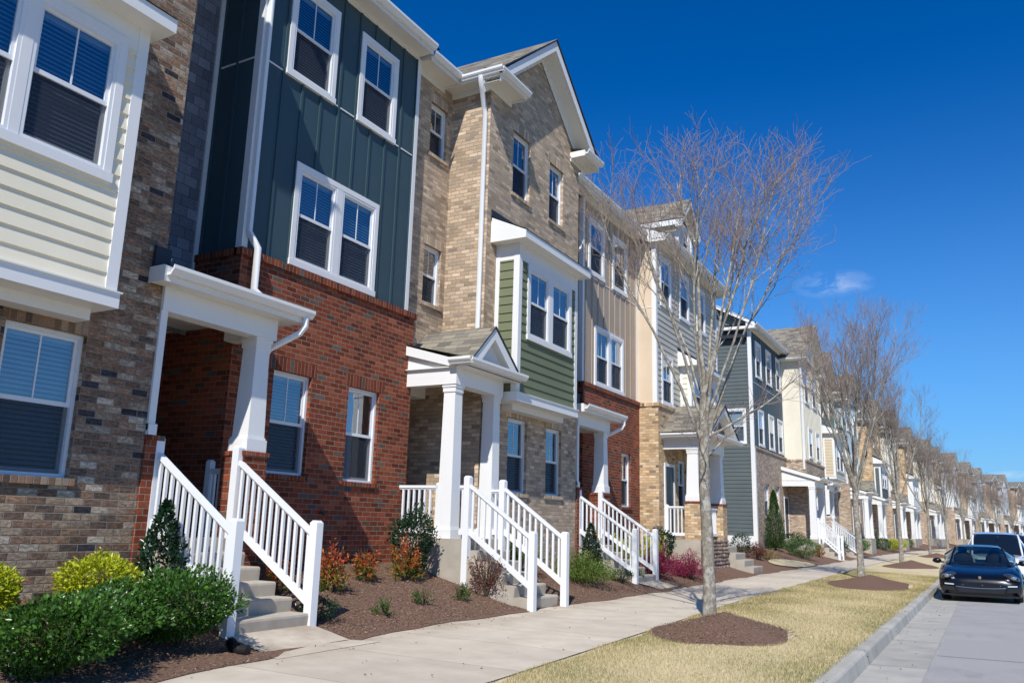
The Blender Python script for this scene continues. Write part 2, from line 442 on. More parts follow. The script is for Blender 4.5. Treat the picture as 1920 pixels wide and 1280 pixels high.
SPLIT = {'corner_trim', 'cornice', 'rake_trim', 'gutter', 'recess_trim', 'trim', 'porch_trim', 'foundation', 'pier'}
def islands(mb, tol=.004):
    """split a builder into the pieces that touch, so each board is a part of its own"""
    n = len(mb.f); bb = []
    for f in mb.f:
        P = [mb.v[i] for i in f]; bb.append([min(p[k] for p in P) - tol for k in range(3)] + [max(p[k] for p in P) + tol for k in range(3)])
    par = list(range(n))
    def find(i):
        while par[i] != i: par[i] = par[par[i]]; i = par[i]
        return i
    for i in range(n):
        for j in range(i):
            a, b = bb[i], bb[j]
            if all(a[k] <= b[k + 3] and b[k] <= a[k + 3] for k in range(3)): par[find(i)] = find(j)
    out = {}
    for i in range(n):
        q = out.setdefault(find(i), MB()); b = len(q.v); q.v += [mb.v[k] for k in mb.f[i]]; q.f.append(list(range(b, b + len(mb.f[i])))); q.m.append(q.mi(mb.mats[mb.m[i]])); q.uv.append(mb.uv[i]); q.smooth.append(mb.smooth[i])
    return list(out.values())
class House:
    def __init__(s, name, label, org, cat='townhouse', group='townhouses in the row'):
        s.o = org; x, y, a = warp(org[0], org[1])
        s.e = empty(name, (x, y, org[2]), a); tag(s.e, label, cat, group)
    def part(s, name, mb, parent=None, label=None):
        if not mb.v: return None
        if name in SPLIT:
            o = None
            for q in islands(mb): o = q.build(name, parent or s.e, s.o, label)
            return o
        return mb.build(name, parent or s.e, s.o, label)

def window(h, fr, u0, u1, z0, z1, style='trim', units=1, gap=.1, blind='full', cas=.095, top=True, upper='glass_upper', grid=True, slat=True, label=None, casing=True):
    """double-hung window. trim style: u/z are the outside of the casing; brick style: outside of the vinyl frame"""
    fm = MB(); gl = []; bl = MB(); sc = MB()
    if style == 'trim':
        if casing:
            fbox(fm, fr, u0, u0 + cas, 0, .040, z0 + .105, z1 - cas, 'white_trim'); fbox(fm, fr, u1 - cas, u1, 0, .040, z0 + .105, z1 - cas, 'white_trim')
            fbox(fm, fr, u0, u1, 0, .040, z1 - cas, z1, 'white_trim'); fbox(fm, fr, u0 - .012, u1 + .012, 0, .058, z0, z0 + .105, 'white_trim')
        u0 += cas; u1 -= cas; z0 += .105; z1 -= cas; off = .015
    else: off = -.085
    w = (u1 - u0 - gap * (units - 1)) / units
    for i in range(units):
        a = u0 + i * (w + gap); b = a + w
        if i < units - 1: fbox(fm, fr, b, b + gap, off - .05, off + .022, z0, z1, 'white_trim')
        fw = .042
        for p, q, r, t in ((a, a + fw, z0, z1), (b - fw, b, z0, z1), (a + fw, b - fw, z1 - fw, z1), (a + fw, b - fw, z0, z0 + fw)):
            fbox(fm, fr, p, q, off - .075, off + .018, r, t, 'window_vinyl')
        zm = z0 + (z1 - z0) * .505; sr = .036
        A, B = a + fw, b - fw
        # upper sash sits proud, lower sash behind it
        for p, q, r, t, n in ((A, A + sr, zm, z1 - fw, -.012), (B - sr, B, zm, z1 - fw, -.012), (A + sr, B - sr, z1 - fw - sr, z1 - fw, -.012), (A, B, zm - .028, zm + .022, -.008),
                              (A, A + sr, z0 + fw, zm - .028, -.036), (B - sr, B, z0 + fw, zm - .028, -.036), (A + sr, B - sr, z0 + fw, z0 + fw + sr * 1.2, -.036)):
            fbox(fm, fr, p, q, off + n - .03, off + n, r, t, 'window_vinyl')
        if grid: fbox(fm, fr, (A + B) / 2 - .009, (A + B) / 2 + .009, off - .0335, off - .0225, zm + .022, z1 - fw - sr, 'window_vinyl')
        g = MB(); fquad(g, fr, A + sr, B - sr, zm + .022, z1 - fw - sr, off - .028, off - .028, upper); gl.append(g)
        g = MB(); fquad(g, fr, A + sr, B - sr, z0 + fw + sr * 1.2, zm - .028, off - .052, off - .052, 'glass_lower'); gl.append(g)
        fquad(sc, fr, A + .002, B - .002, z0 + fw, zm - .03, off - .026, off - .026, 'insect_screen')
        nb = off - .10
        if blind in ('full', 'half', 'dim'):
            zb = z0 + fw if blind != 'half' else zm + .1
            zz = z1 - fw - .02; k = 0
            fbox(bl, fr, A, B, nb - .03, nb + .02, zz - .05, zz, 'blind'); zz -= .06
            if slat:
                while zz > zb:
                    P = fr.P; s0, s1 = nb + .016, nb - .016
                    q = [P(A + .004, s0, zz - .030), P(B - .004, s0, zz - .030), P(B - .004, s1, zz + .006), P(A + .004, s1, zz + .006)]
                    bl.poly(q if fr.k != 'py' else q[::-1], 'blind'); zz -= .052
            else: fquad(bl, fr, A, B, zb, zz, nb, nb, 'blind')
        elif blind == 'curtain':
            for s0, s1 in ((A, A + (B - A) * .42),):
                pts = 14
                for k in range(pts):
                    ua, ub = s0 + (s1 - s0) * k / pts, s0 + (s1 - s0) * (k + 1) / pts
                    P = fr.P; na, nn = nb + .018 * math.sin(k * 1.9), nb + .018 * math.sin((k + 1) * 1.9)
                    bl.poly([P(ua, na, z0 + fw), P(ub, nn, z0 + fw), P(ub, nn, z1 - fw), P(ua, na, z1 - fw)], 'curtain', smooth=True)
        elif blind == 'shade': fquad(bl, fr, A, B, z0 + fw, z1 - fw, nb, nb, 'shade_cloth')
        fquad(bl, fr, a - .0, b + .0, z0, z1, off - .22, off - .22, 'room_dark')
        for k in range(2):   # dark jambs so no daylight leaks behind the pane
            P = fr.P; uu = a if k == 0 else b
            bl.poly([P(uu, off - .22, z0), P(uu, off - .07, z0), P(uu, off - .07, z1), P(uu, off - .22, z1)], 'room_dark')
        P = fr.P
        bl.poly([P(a, off - .22, z1), P(b, off - .22, z1), P(b, off - .07, z1), P(a, off - .07, z1)], 'room_dark'); bl.poly([P(a, off - .22, z0), P(b, off - .22, z0), P(b, off - .07, z0), P(a, off - .07, z0)], 'room_dark')
    f = h.part('window', fm, label=label)
    for g in gl: h.part('pane', g, f)
    h.part('insect_screen', sc, f); h.part('blind', bl, f)
    return f
def hole(u0, u1, z0, z1, style='trim', cas=.095):
    return (u0 + cas * .8, u1 - cas * .8, z0 + .08, z1 - cas * .8) if style == 'trim' else (u0, u1, z0, z1)

GUT = [(0, 0), (.07, 0), (.082, .022), (.108, .05), (.125, .075), (.125, .12), (.112, .12), (.104, .085), (.06, .03), (0, .03)]
def gutter_y(mb, x, z, y0, y1):
    mb.extr_y([(x + a, z + b) for a, b in GUT], y0, y1, 'gutter')
def gutter_x(mb, y, z, x0, x1, sgn=-1):
    mb.extr_x([(y + sgn * a, z + b) for a, b in GUT], x0, x1, 'gutter')
def eave_y(h, x, y0, y1, zs, over=.37, frieze=.07, fy0=None, fy1=None, barge=True):
    """boxed eave along the street: frieze, soffit, fascia, gutter"""
    m = MB(); e = x + over
    m.box(x + .002, x + .024, fy0 if fy0 is not None else y0, fy1 if fy1 is not None else y1, zs - frieze, zs, 'white_trim')
    m.box(x - .05, e, y0, y1, zs, zs + .02, 'soffit'); m.box(e - .024, e, y0 + .003, y1 - .003, zs + .02, zs + .15, 'white_trim'); m.box(e - .02, e + .012, y0 + .002, y1 - .002, zs - .03, zs + .019, 'white_trim')
    for y in (y0, y1 - .02): m.extr_y([(x - .05, zs + .021), (e - .025, zs + .021), (e - .025, zs + .15), (x - .05, zs + .15 + (over + .05) * .42)], y + .001, y + .019, 'white_trim')
    o = h.part('eave', m)
    g = MB(); gutter_y(g, e + .001, zs + .045, y0, y1); h.part('gutter', g)
    return e
def downspout(h, pts, w=.085, d=.065):
    m = MB(); m.tube(pts, 1, 'white_vinyl', flat=(w, d)); return h.part('downspout', m)
def main_roof(h, xe, y0, y1, ze, run=6.2, pitch=.42, ends=None):
    m = MB(); xr, zr = xe - run, ze + run * pitch; xb = xr - run
    m.poly([(xe, y0, ze), (xe, y1, ze), (xr, y1, zr), (xr, y0, zr)], 'shingle_roof'); m.poly([(xr, y0, zr), (xr, y1, zr), (xb, y1, ze), (xb, y0, ze)], 'shingle_roof')
    for y in (y0, y1): m.poly([(xe, y, ze - .03), (xr, y, zr - .03), (xr, y, zr), (xe, y, ze)], 'flashing')
    h.part('roof', m)
    if ends:
        m = MB()
        for y, mat in ends: m.poly([(xe - .3, y, ze + .05), (xr, y, zr - .05), (xb + .3, y, ze + .05)], mat)
        h.part('gable_wall', m)
def steps(h, xt, xb, y0, y1, zt, zb, n, zg=None, cheek=True):
    """concrete flight going down towards the street; each step is its own part"""
    t = (xb - xt) / (n - 1) if n > 1 else .3; r = (zt - zb) / n
    for i in range(1, n):
        z = zt - r * i; x0 = xt + t * (i - 1); x1 = xt + t * i
        m = MB(); g = min(tz(x1) - .1, z - .05); c = .02
        m.extr_y([(x0 - .01, g), (x1 - .02, g), (x1, z - c * 1.6), (x1 - c * .35, z - c * .4), (x1 - c * 1.4, z), (x0 - .01, z)], y0, y1, 'concrete'); h.part('step', m)
def railing(h, A, B, posts=(True, True), zrail=(.14, .90), pw=.115, hpost=1.05, bal=.115, foot=(None, None), lean=0.):
    """A, B: (x, y, z) at floor level under the rail ends. white vinyl rail with square balusters"""
    A, B = Vector(A), Vector(B); d = B - A; Lh = math.hypot(d.x, d.y)
    m = MB(); up = Vector((0, 0, 1)); side = Vector((-d.y, d.x, 0)).normalized()
    m.bar(A + up * (zrail[1] - .02), B + up * (zrail[1] - .02), .075, .05, 'white_vinyl'); m.bar(A + up * (zrail[1] - .058), B + up * (zrail[1] - .058), .04, .028, 'white_vinyl')
    r = h.part('railing', m); m = MB(); m.bar(A + up * zrail[0], B + up * zrail[0], .045, .09, 'white_vinyl'); h.part('bottom_rail', m, r)
    n = max(2, int(round(Lh / bal)))
    for i in range(1, n):
        p = A + d * (i / n); q = MB(); q.box(p.x - .018, p.x + .018, p.y - .018, p.y + .018, p.z + zrail[0] + .03, p.z + zrail[1] - .066, 'white_vinyl'); h.part('baluster', q, r)
    for k, (p, use) in enumerate(((A, posts[0]), (B, posts[1]))):
        if not use: continue
        q = MB(); zb = foot[k] if foot[k] is not None else p.z; a = pw / 2
        q.box(p.x - a, p.x + a, p.y - a, p.y + a, zb, p.z + hpost - .03, 'white_vinyl', skip='+z'); q.frustum(p.x, p.y, p.z + hpost - .03, p.z + hpost, a, a * .62, 'white_vinyl')
        h.part('post', q, r)
    return r
def column(h, cx, cy, z0, z1, b=.17, t=.135, plinth=.16, cap=.14):
    m = MB()
    m.box(cx - b - .028, cx + b + .028, cy - b - .028, cy + b + .028, z0, z0 + plinth, 'white_trim'); m.box(cx - b - .012, cx + b + .012, cy - b - .012, cy + b + .012, z0 + plinth, z0 + plinth + .03, 'white_trim')
    m.frustum(cx, cy, z0 + plinth + .03, z1 - cap, b, t, 'white_trim')
    m.box(cx - t - .016, cx + t + .016, cy - t - .016, cy + t + .016, z1 - cap, z1 - .05, 'white_trim'); m.box(cx - t - .03, cx + t + .03, cy - t - .03, cy + t + .03, z1 - .05, z1, 'white_trim')
    h.part('column', m)
def door(h, fr, u0, u1, z0, z1, col='door_dark'):
    m = MB()
    for a, b, c, d in ((u0 - .1, u0, z0, z1 + .1), (u1, u1 + .1, z0, z1 + .1), (u0, u1, z1, z1 + .1)): fbox(m, fr, a, b, .0, .04, c, d, 'white_trim')
    fbox(m, fr, u0, u1, -.03, .012, z0, z1, col)
    for k in range(3):
        zz = z0 + .15 + k * (z1 - z0 - .2) / 3
        for a, b in ((u0 + .12, (u0 + u1) / 2 - .04), ((u0 + u1) / 2 + .04, u1 - .12)): fbox(m, fr, a, b, .012, .02, zz, zz + (z1 - z0 - .2) / 3 - .1, col)
    d = h.part('door', m); k = MB(); p = fr.P(u1 - .08, .05, z0 + .95); q = fr.P(u1 - .08, .0, z0 + .95)
    k.tube([q, p], .012, 'metal_dark'); k.tube([p, fr.P(u1 - .2, .05, z0 + .95)], .011, 'metal_dark'); h.part('handle', k, d)

# ---- flat-eaved house: board-and-batten over brick, recessed flat-roofed porch on its near side
def flat_house(h, Y0, Y1, sx=-9.5, bx=-9.42, sid='siding_blue', brick='red', zsol=5.57, zs=11.0, wins2=(), wins3=(), winsg=(), dbl=None, first=None, ey0=None, ey1=None, by1=None, band=8.8, blinds=None, step=.45, roof=True, side_mat=None, back=-19., notch=1.9, notch_mat='shingle_wall', sidewall=None, sholes=()):
    S = Fr('px', sx); Bf = Fr('px', bx); by0 = Y0 - .06; by1 = by1 if by1 is not None else Y1 + .15
    bi = blinds or {}
    hs = [hole(*w) for w in wins3] + ([hole(*dbl)] if dbl else []) + [hole(*w) for w in wins2]
    m = MB(); batten_wall(m, S, Y0, Y1, zsol - .02, zs, sid, hs, step=step, first=first, bands=(band,))
    h.part('siding', m)
    m = MB()    # white corner boards
    m.box(sx - .10, sx + .03, Y0 - .03, Y0 + .085, zsol, zs - .02, 'white_trim'); m.box(sx - .10, sx + .03, Y1 - .085, Y1 + .02, zsol, zs - .02, 'white_trim'); h.part('corner_trim', m)
    m = MB(); hg = [hole(*w, 'brick') for w in winsg]
    flat_wall(m, Bf, by0, by1, .3, zsol - .11, 'brick_' + brick, hg)
    for w in hg:
        reveal(m, Bf, w, .12, 'brick_' + brick); soldier(m, Bf, w[0] - .1, w[1] + .1, w[3], w[3] + .21, 'soldier_' + brick); fbox(m, Bf, w[0] - .06, w[1] + .06, -.1, .035, w[2] - .075, w[2] - .001, 'soldier_' + brick)
    fbox(m, Bf, by0 - .03, by1 + .03, -.12, .045, zsol - .11, zsol, 'soldier_' + brick)
    m.box(back, bx - .0005, by0, by0 + .02, .3, zsol - .11, 'brick_' + brick, skip='+y'); m.box(back, bx - .0005, by1 - .02, by1, .3, zsol - .11, 'brick_' + brick, skip='-y')
    m.box(-11.2, bx - .076, by0 - .03, by0 + .05, zsol - .11, zsol, 'soldier_' + brick)
    h.part('wall', m)
    m = MB(); N_ = Fr('ny', Y0 + .0)
    if sidewall == 'lap': lap_wall(m, N_, back, sx - .1, zsol, zs, side_mat or sid, sholes)
    else: batten_wall(m, N_, back, sx - .1, zsol, zs, side_mat or sid, step=.4, bands=(band,))
    flat_wall(m, Fr('py', Y1), back, sx - .1, zsol, zs, side_mat or sid)
    m.poly([(back, Y1, .3), (back, Y0, .3), (back, Y0, zs), (back, Y1, zs)], side_mat or sid); h.part('side_wall', m)
    for w in wins3: window(h, S, *w, blind=bi.get('3', 'full'))
    for w in wins2: window(h, S, *w, blind=bi.get('2', 'full'))
    if dbl: window(h, S, *dbl, units=2, gap=.16, blind=bi.get('d', 'full'))
    for i, w in enumerate(winsg): window(h, Bf, *w, style='brick', blind=bi.get('g%d' % i, 'full'))
    e = eave_y(h, sx, ey0 if ey0 is not None else Y0 - .3, ey1 if ey1 is not None else Y1 - .05, zs, fy0=Y0, fy1=Y1)
    if roof: main_roof(h, e + .05, (ey0 if ey0 is not None else Y0 - .3), Y1 + .1, zs + .17, run=6.8)
    if notch:
        yl = Y0 - notch
        m = MB(); flat_wall(m, Fr('px', -10.45), yl, Y0, 4.3, zs + .3, notch_mat); h.part('recess_wall', m)
        m = MB(); m.box(-10.45, -10.42, Y0 - .10, Y0 - .002, 4.7, zs, 'white_trim'); m.box(-10.45, -10.42, yl + .5, yl + .58, 4.7, zs, 'white_trim'); h.part('recess_trim', m)

def porch_flat(h, yA, yL, brick='red', px=-8.6, zf=1.35, shed=False):
    """flat porch bridging from the neighbour's brick corner (yL) to one tapered column (about yA)"""
    yc = yA - .19
    m = MB()
    m.box(px - .24, px, yL + .004, yA + .02, 4.07, 4.37, 'white_trim')                      # front beam
    m.box(-9.40, px - .24, yA - .22, yA + .02, 4.09, 4.37, 'white_trim')                    # side beam back to the wall
    m.box(px - .24, px - .02, yL + .004, yL + .10, 2.60, 4.07, 'white_trim'); m.box(px - .26, px, yL + .004, yL + .12, 2.55, 2.68, 'white_trim')
    m.box(-11., px + .224, yL + .004, yA + .278, 4.372, 4.40, 'soffit'); m.box(px - .039, px + .224, yL - .198, yL + .003, 4.372, 4.40, 'soffit')
    m.box(-10.4, -9.6, yL + .25, yL + .75, 4.0, 4.37, 'soffit')                               # boxed duct under the ceiling
    h.part('porch_beam', m)
    m = MB(); m.box(px + .226, px + .25, yL - .22, yA + .30, 4.36, 4.55, 'white_trim'); m.box(px - .04, px + .225, yL - .22, yL - .20, 4.36, 4.56, 'white_trim'); m.box(-9.41, px + .225, yA + .28, yA + .30, 4.361, 4.55, 'white_trim')
    zt = 4.565
    m.poly([(px + .26, yL - .2, zt), (px + .26, yA + .31, zt), (-10.44, yA + .31, zt + .10), (-10.44, yL - .2, zt + .10)], 'flashing')
    m.box(-9.415, -9.36, yA - .02, yA + .33, zt + .06, zt + .30, 'flashing'); m.box(px - .03, px + .02, yL - .2, yL + .02, zt, zt + .27, 'flashing'); m.box(-10.4, -9.42, yA - .085, yA - .065, zt + .05, zt + .32, 'flashing')
    h.part('porch_roof', m)
    g = MB(); gutter_y(g, px + .251, 4.43, yL - .19, yA + .37); h.part('gutter', g)
    downspout(h, [(px + .31, yA + .25, 4.44), (px + .31, yA + .25, 4.31), (px + .26, yA + .20, 4.20), (px - .16, yA + .06, 3.98), (px - .20, yA + .045, 3.90), (px - .20, yA + .045, 2.6)], .075, .06)
    column(h, px - .18, yc + .02, 2.49, 4.07, b=.150, t=.125, plinth=.17)
    m = MB(); z0 = tz(px) - .3; m.box(px - .41, px + .01, yc - .20, yc + .22, z0, 2.43, 'brick_' + brick); m.box(px - .43, px + .03, yc - .22, yc + .24, 2.43, 2.49, 'soldier_' + brick)
    h.part('pier', m)
    m = MB(); m.box(px - .28, px - .02, yL + .004, yL + .22, z0, 2.49, 'brick_' + brick); m.box(px - .30, px, yL + .004, yL + .25, 2.49, 2.55, 'soldier_' + brick); h.part('pier', m)
    m = MB(); m.box(-11., px - .02, yL + .23, yA - .44, .2, zf, 'concrete'); m.box(-11., px - .44, yA - .44, yA - .065, .2, zf, 'concrete'); h.part('stoop', m)
    m = MB(); flat_wall(m, Fr('px', -11.), yL, yA, .3, 4.4, 'brick_' + brick); h.part('recess_wall', m)
    door(h, Fr('px', -11.), yL + .5, yL + 1.4, zf, zf + 2.1)
    railing(h, (-9.52, yA - .12, zf), (-9.10, yA - .12, zf), posts=(True, False), zrail=(.12, .92), pw=.09)
    # flight of steps with two railings
    xt, xb = px - .02, px + 1.42
    y0, y1 = yL + .25, yA - .46
    steps(h, xt, xb, y0, y1, zf, tz(xb), 6)
    for y in (yL + .21, yA - .41):
        zb = tz(xb - .04) + .14
        railing(h, (xt - .05, y, zf + .10), (xb - .03, y, zb), foot=(tz(xt) - .1, tz(xb) - .1), hpost=1.10, zrail=(.10, .93))

# ---- gabled brick house: brick front with a projecting siding bay
def gable_house(h, Y0, Y1, px=-8.65, brick='buff', zw=10.82, peak=13.15, over=.42, rec=None, recx=-9.65, bay=None, winsg=(), wins3=(), sid='siding_green', front='brick', blinds=None, back=-19., base_z=None, roof=True, ret=True, wins2=(), rins=(), deep=None):
    """rec=(y0) : recessed brick strip from y0 to Y0 on plane recx"""
    Ff = Fr('px', px); bi = blinds or {}; yc = (Y0 + Y1) / 2; fb = 'brick_' + brick
    zg = lambda y: zw + .25 + (peak - zw - .62) * (1 - abs(y - yc) / ((Y1 - Y0) / 2))
    hg = [hole(*w, 'brick') for w in winsg]; h3 = [hole(*w, 'brick') for w in wins3]
    hb = [(bay['y0'] + .12, bay['y1'] - .12, bay['z0'] + .1, bay['z1'] - .1)] if bay else []
    m = MB()
    flat_wall(m, Ff, Y0, Y1, .3, zw, fb, hg + h3 + hb)
    m.poly([(px, Y0, zw), (px, Y1, zw), (px, Y1, zg(Y1)), (px, yc, zg(yc)), (px, Y0, zg(Y0))], fb)
    for w in hg + h3:
        reveal(m, Ff, w, .12, fb); soldier(m, Ff, w[0] - .09, w[1] + .09, w[3], w[3] + .21, 'soldier_' + brick); fbox(m, Ff, w[0] - .07, w[1] + .07, -.1, .04, w[2] - .078, w[2] - .001, 'soldier_' + brick)
    flat_wall(m, Fr('ny', Y0), recx, px, 4.5 if deep else .3, zw + .2, fb)
    if deep: flat_wall(m, Fr('ny', Y0), deep, px, .3, 4.5, fb); flat_wall(m, Fr('px', deep), rec, Y0, .3, 4.5, fb); flat_wall(m, Fr('py', rec + .16), deep, recx + .1, .3, 4.5, fb)
    flat_wall(m, Fr('py', Y1), back, px, .3, zw + .2, fb)
    m.poly([(back, Y1, .3), (back, Y0 - 1.4, .3), (back, Y0 - 1.4, zw), (back, Y1, zw)], fb)
    if rec is not None:
        Rf = Fr('px', recx); hr = [hole(*w, 'brick') for w in rins]
        flat_wall(m, Rf, rec, Y0, 4.45 if deep else .3, zw + .2, fb, hr)
        for w in hr:
            reveal(m, Rf, w, .12, fb); soldier(m, Rf, w[0] - .07, w[1] + .07, w[3], w[3] + .21, 'soldier_' + brick); fbox(m, Rf, w[0] - .06, w[1] + .06, -.1, .04, w[2] - .078, w[2] - .001, 'soldier_' + brick)
    h.part('wall', m)
    if rec is not None:
        for i, w in enumerate(rins): window(h, Fr('px', recx), *w, style='brick', blind='dim', upper='glass_upper', label='narrow window in the recessed wall')
    for i, w in enumerate(winsg): window(h, Ff, *w, style='brick', blind=bi.get('g%d' % i, 'full'))
    for i, w in enumerate(wins3): window(h, Ff, *w, style='brick', blind=bi.get('3', 'full'))
    # eaves and rakes
    xf = px + over; yl, yr = Y0 - .36, Y1 + .36; pitch = (peak - zw - .22) / (yc - yl)
    m = MB(); t = .20
    for s, ye in ((-1, yl), (1, yr)):
        pk = (yc, peak - .05); lo = (ye, zw + .17)
        # rake board on the front, soffit behind it, frieze on the wall
        m.poly([(xf, lo[0], lo[1]), (xf, pk[0], pk[1]), (xf, pk[0], pk[1] - .26), (xf, lo[0], lo[1] - .24)], 'white_trim')
        m.poly([(px - .02, lo[0], lo[1] - .2), (px - .02, pk[0], pk[1] - .25), (xf, pk[0], pk[1] - .25), (xf, lo[0], lo[1] - .2)], 'soffit')
        m.poly([(px + .02, lo[0] - s * .0, lo[1] - .2), (px + .02, pk[0], pk[1] - .25), (px + .02, pk[0], pk[1] - .46), (px + .02, lo[0], lo[1] - .41)], 'white_trim')
        m.poly([(xf - .02, lo[0], lo[1] - .24), (xf - .02, pk[0], pk[1] - .26), (xf, pk[0], pk[1] - .26), (xf, lo[0], lo[1] - .24)], 'white_trim')
    h.part('rake_trim', m)
    m = MB(); xr = px - 9.
    for s, ye in ((-1, yl - .08), (1, yr + .08)):
        a, b = (yc, peak), (ye, zw + .20)
        m.poly([(xf + .03, b[0], b[1]), (xf + .03, a[0], a[1]), (xr, a[0], a[1]), (xr, b[0], b[1])], 'shingle_roof')
        m.poly([(xf + .03, b[0], b[1] - .045), (xf + .03, a[0], a[1] - .045), (xf + .03, a[0], a[1]), (xf + .03, b[0], b[1])], 'flashing')
        m.poly([(xf + .03, b[0], b[1] - .045), (xf + .03, a[0], a[1] - .045), (xr, a[0], a[1] - .045), (xr, b[0], b[1] - .045)], 'flashing')
    h.part('roof', m)
    if ret:      # boxed cornice returns at both lower corners
        m = MB(); g = MB()
        for s, ye, yi in ((-1, yl, Y0 + .86), (1, yr, Y1 - .55)):
            a, b = min(ye, yi), max(ye, yi)
            m.box(px + .003, xf - .025, a + .001, b - .021, zw + .12, zw + .14, 'soffit'); m.box(xf - .024, xf + .001, a, b, zw + .08, zw + .235, 'white_trim'); m.box(px + .003, px + .03, a if s < 0 else a, b, zw, zw + .12, 'white_trim')
            m.box(px + .003, xf - .026, (yi - .02 if s < 0 else yi), (yi if s < 0 else yi + .02), zw + .08, zw + .235, 'white_trim')
            m.poly([(px + .003, a, zw + .36), (px + .003, b, zw + .36), (xf + .01, b, zw + .24), (xf + .01, a, zw + .24)], 'shingle_roof')
            gutter_y(g, xf + .002, zw + .12, a - (.06 if s < 0 else 0), b + (.06 if s > 0 else 0))
        # near side eave running back into the recess
        m.box(recx, px + .002, yl + .025, Y0 - .002, zw + .12, zw + .14, 'soffit'); m.box(recx, xf - .026, yl - .023, yl + .0005, zw + .08, zw + .235, 'white_trim'); m.box(recx, px, Y0 - .028, Y0 - .003, zw, zw + .12, 'white_trim')
        gutter_x(g, yl - .001, zw + .12, recx + .5, xf + .12, -1)
        m.box(px - 5, px + .002, Y1 + .002, yr - .001, zw + .12, zw + .14, 'soffit'); m.box(px - 5, xf - .026, yr, yr + .024, zw + .08, zw + .235, 'white_trim')
        h.part('cornice', m); h.part('gutter', g)
    if rec is not None:
        eave_y(h, recx, rec, Y0 - .36, zw + .12, over=.42, frieze=.13)
        downspout(h, [(px - .02, yl + .03 - .09, zw + .14), (px - .02, yl - .05, zw + .02), (px - .05, yl + .06, zw - .12), (px - .10, Y0 - .12, zw - .42), (px - .10, Y0 - .055, zw - .55), (px - .10, Y0 - .05, 5.3)], .095, .07)
    if roof: main_roof(h, recx + .42, (rec if rec is not None else Y0) - .0, Y1 + .2, zw + .3, run=6.6)
    if bay: bay_window(h, px, **{**dict(sid=sid, blind=bi.get('b', 'full')), **bay})

def bay_window(h, px, y0, y1, z0, z1, bx=-8.1, sid='siding_green', win=None, units=2, frieze=.35, ey0=None, ey1=None, blind='full', gap=.16, roofrise=.6, lap=True, slat=True):
    """projecting siding box: skirt at z0, siding, window, frieze, shallow shed roof at z1 (soffit level)"""
    Bf = Fr('px', bx); Ny = Fr('ny', y0); Py = Fr('py', y1)
    wl = lap_wall if lap else (lambda m, fr, a, b, c, d, mat, holes=(): batten_wall(m, fr, a, b, c, d, mat, holes, step=.4))
    m = MB(); hs = [hole(*win)]; zt = z1 - frieze
    wl(m, Bf, y0 + .10, y1 - .10, z0 + .18, zt, sid, hs); wl(m, Ny, px + .09, bx - .09, z0 + .18, zt, sid); wl(m, Py, px + .005, bx - .09, z0 + .18, zt, sid)
    b = h.part('bay', m)
    m = MB(); e = .028
    for y, s in ((y0, 1), (y1, -1)):
        ya, yb = (y - e, y + .11) if s > 0 else (y - .11, y + e)
        m.box(bx - .11, bx + e, ya, yb, z0 + .18, z1, 'white_trim')
    m.box(px + .004, px + .10, y0 - e, y0 + .02, z0 + .18, z1, 'white_trim')
    m.box(bx - .02, bx + .022, y0 + .11, y1 - .11, zt, z1, 'white_trim'); m.box(px + .10, bx - .11, y0 - .02, y0 + .01, zt, z1, 'white_trim')
    m.box(px + .004, bx + .055, y0 - .055, y1 + .055, z0, z0 + .165, 'white_trim'); m.box(px + .004, bx + .075, y0 - .075, y1 + .075, z0 + .165, z0 + .182, 'white_trim')
    m.box(px + .004, bx - .28, y0 + .38, y1 - .04, z0 - .12, z0, 'white_trim'); h.part('trim', m, b)
    m = MB(); ey0 = y0 - .28 if ey0 is None else ey0; ey1 = y1 + .16 if ey1 is None else ey1; ex = bx + .30
    m.box(px + .004, ex, ey0, ey1, z1, z1 + .018, 'soffit'); m.box(ex - .022, ex, ey0, ey1, z1 + .018, z1 + .17, 'white_trim')
    for y, s in ((ey0, 1), (ey1, -1)):
        ya, yb = (y, y + .022) if s > 0 else (y - .022, y)
        m.extr_y([(px + .004, z1 + .018), (ex - .022, z1 + .018), (ex - .022, z1 + .17), (px + .004, z1 + .17 + roofrise * .62)], ya, yb, 'white_trim')
    h.part('bay_eave', m, b)
    m = MB(); m.poly([(ex + .02, ey0 - .02, z1 + .175), (ex + .02, ey1 + .02, z1 + .175), (px + .004, ey1 + .02, z1 + .18 + roofrise * .66), (px + .004, ey0 - .02, z1 + .18 + roofrise * .66)], 'shingle_roof')
    m.box(px + .003, px + .02, ey0, ey1, z1 + .16 + roofrise * .5, z1 + .20 + roofrise * .86, 'flashing'); h.part('bay_roof', m, b)
    window(h, Bf, *win, units=units, gap=gap, blind=blind, slat=slat)

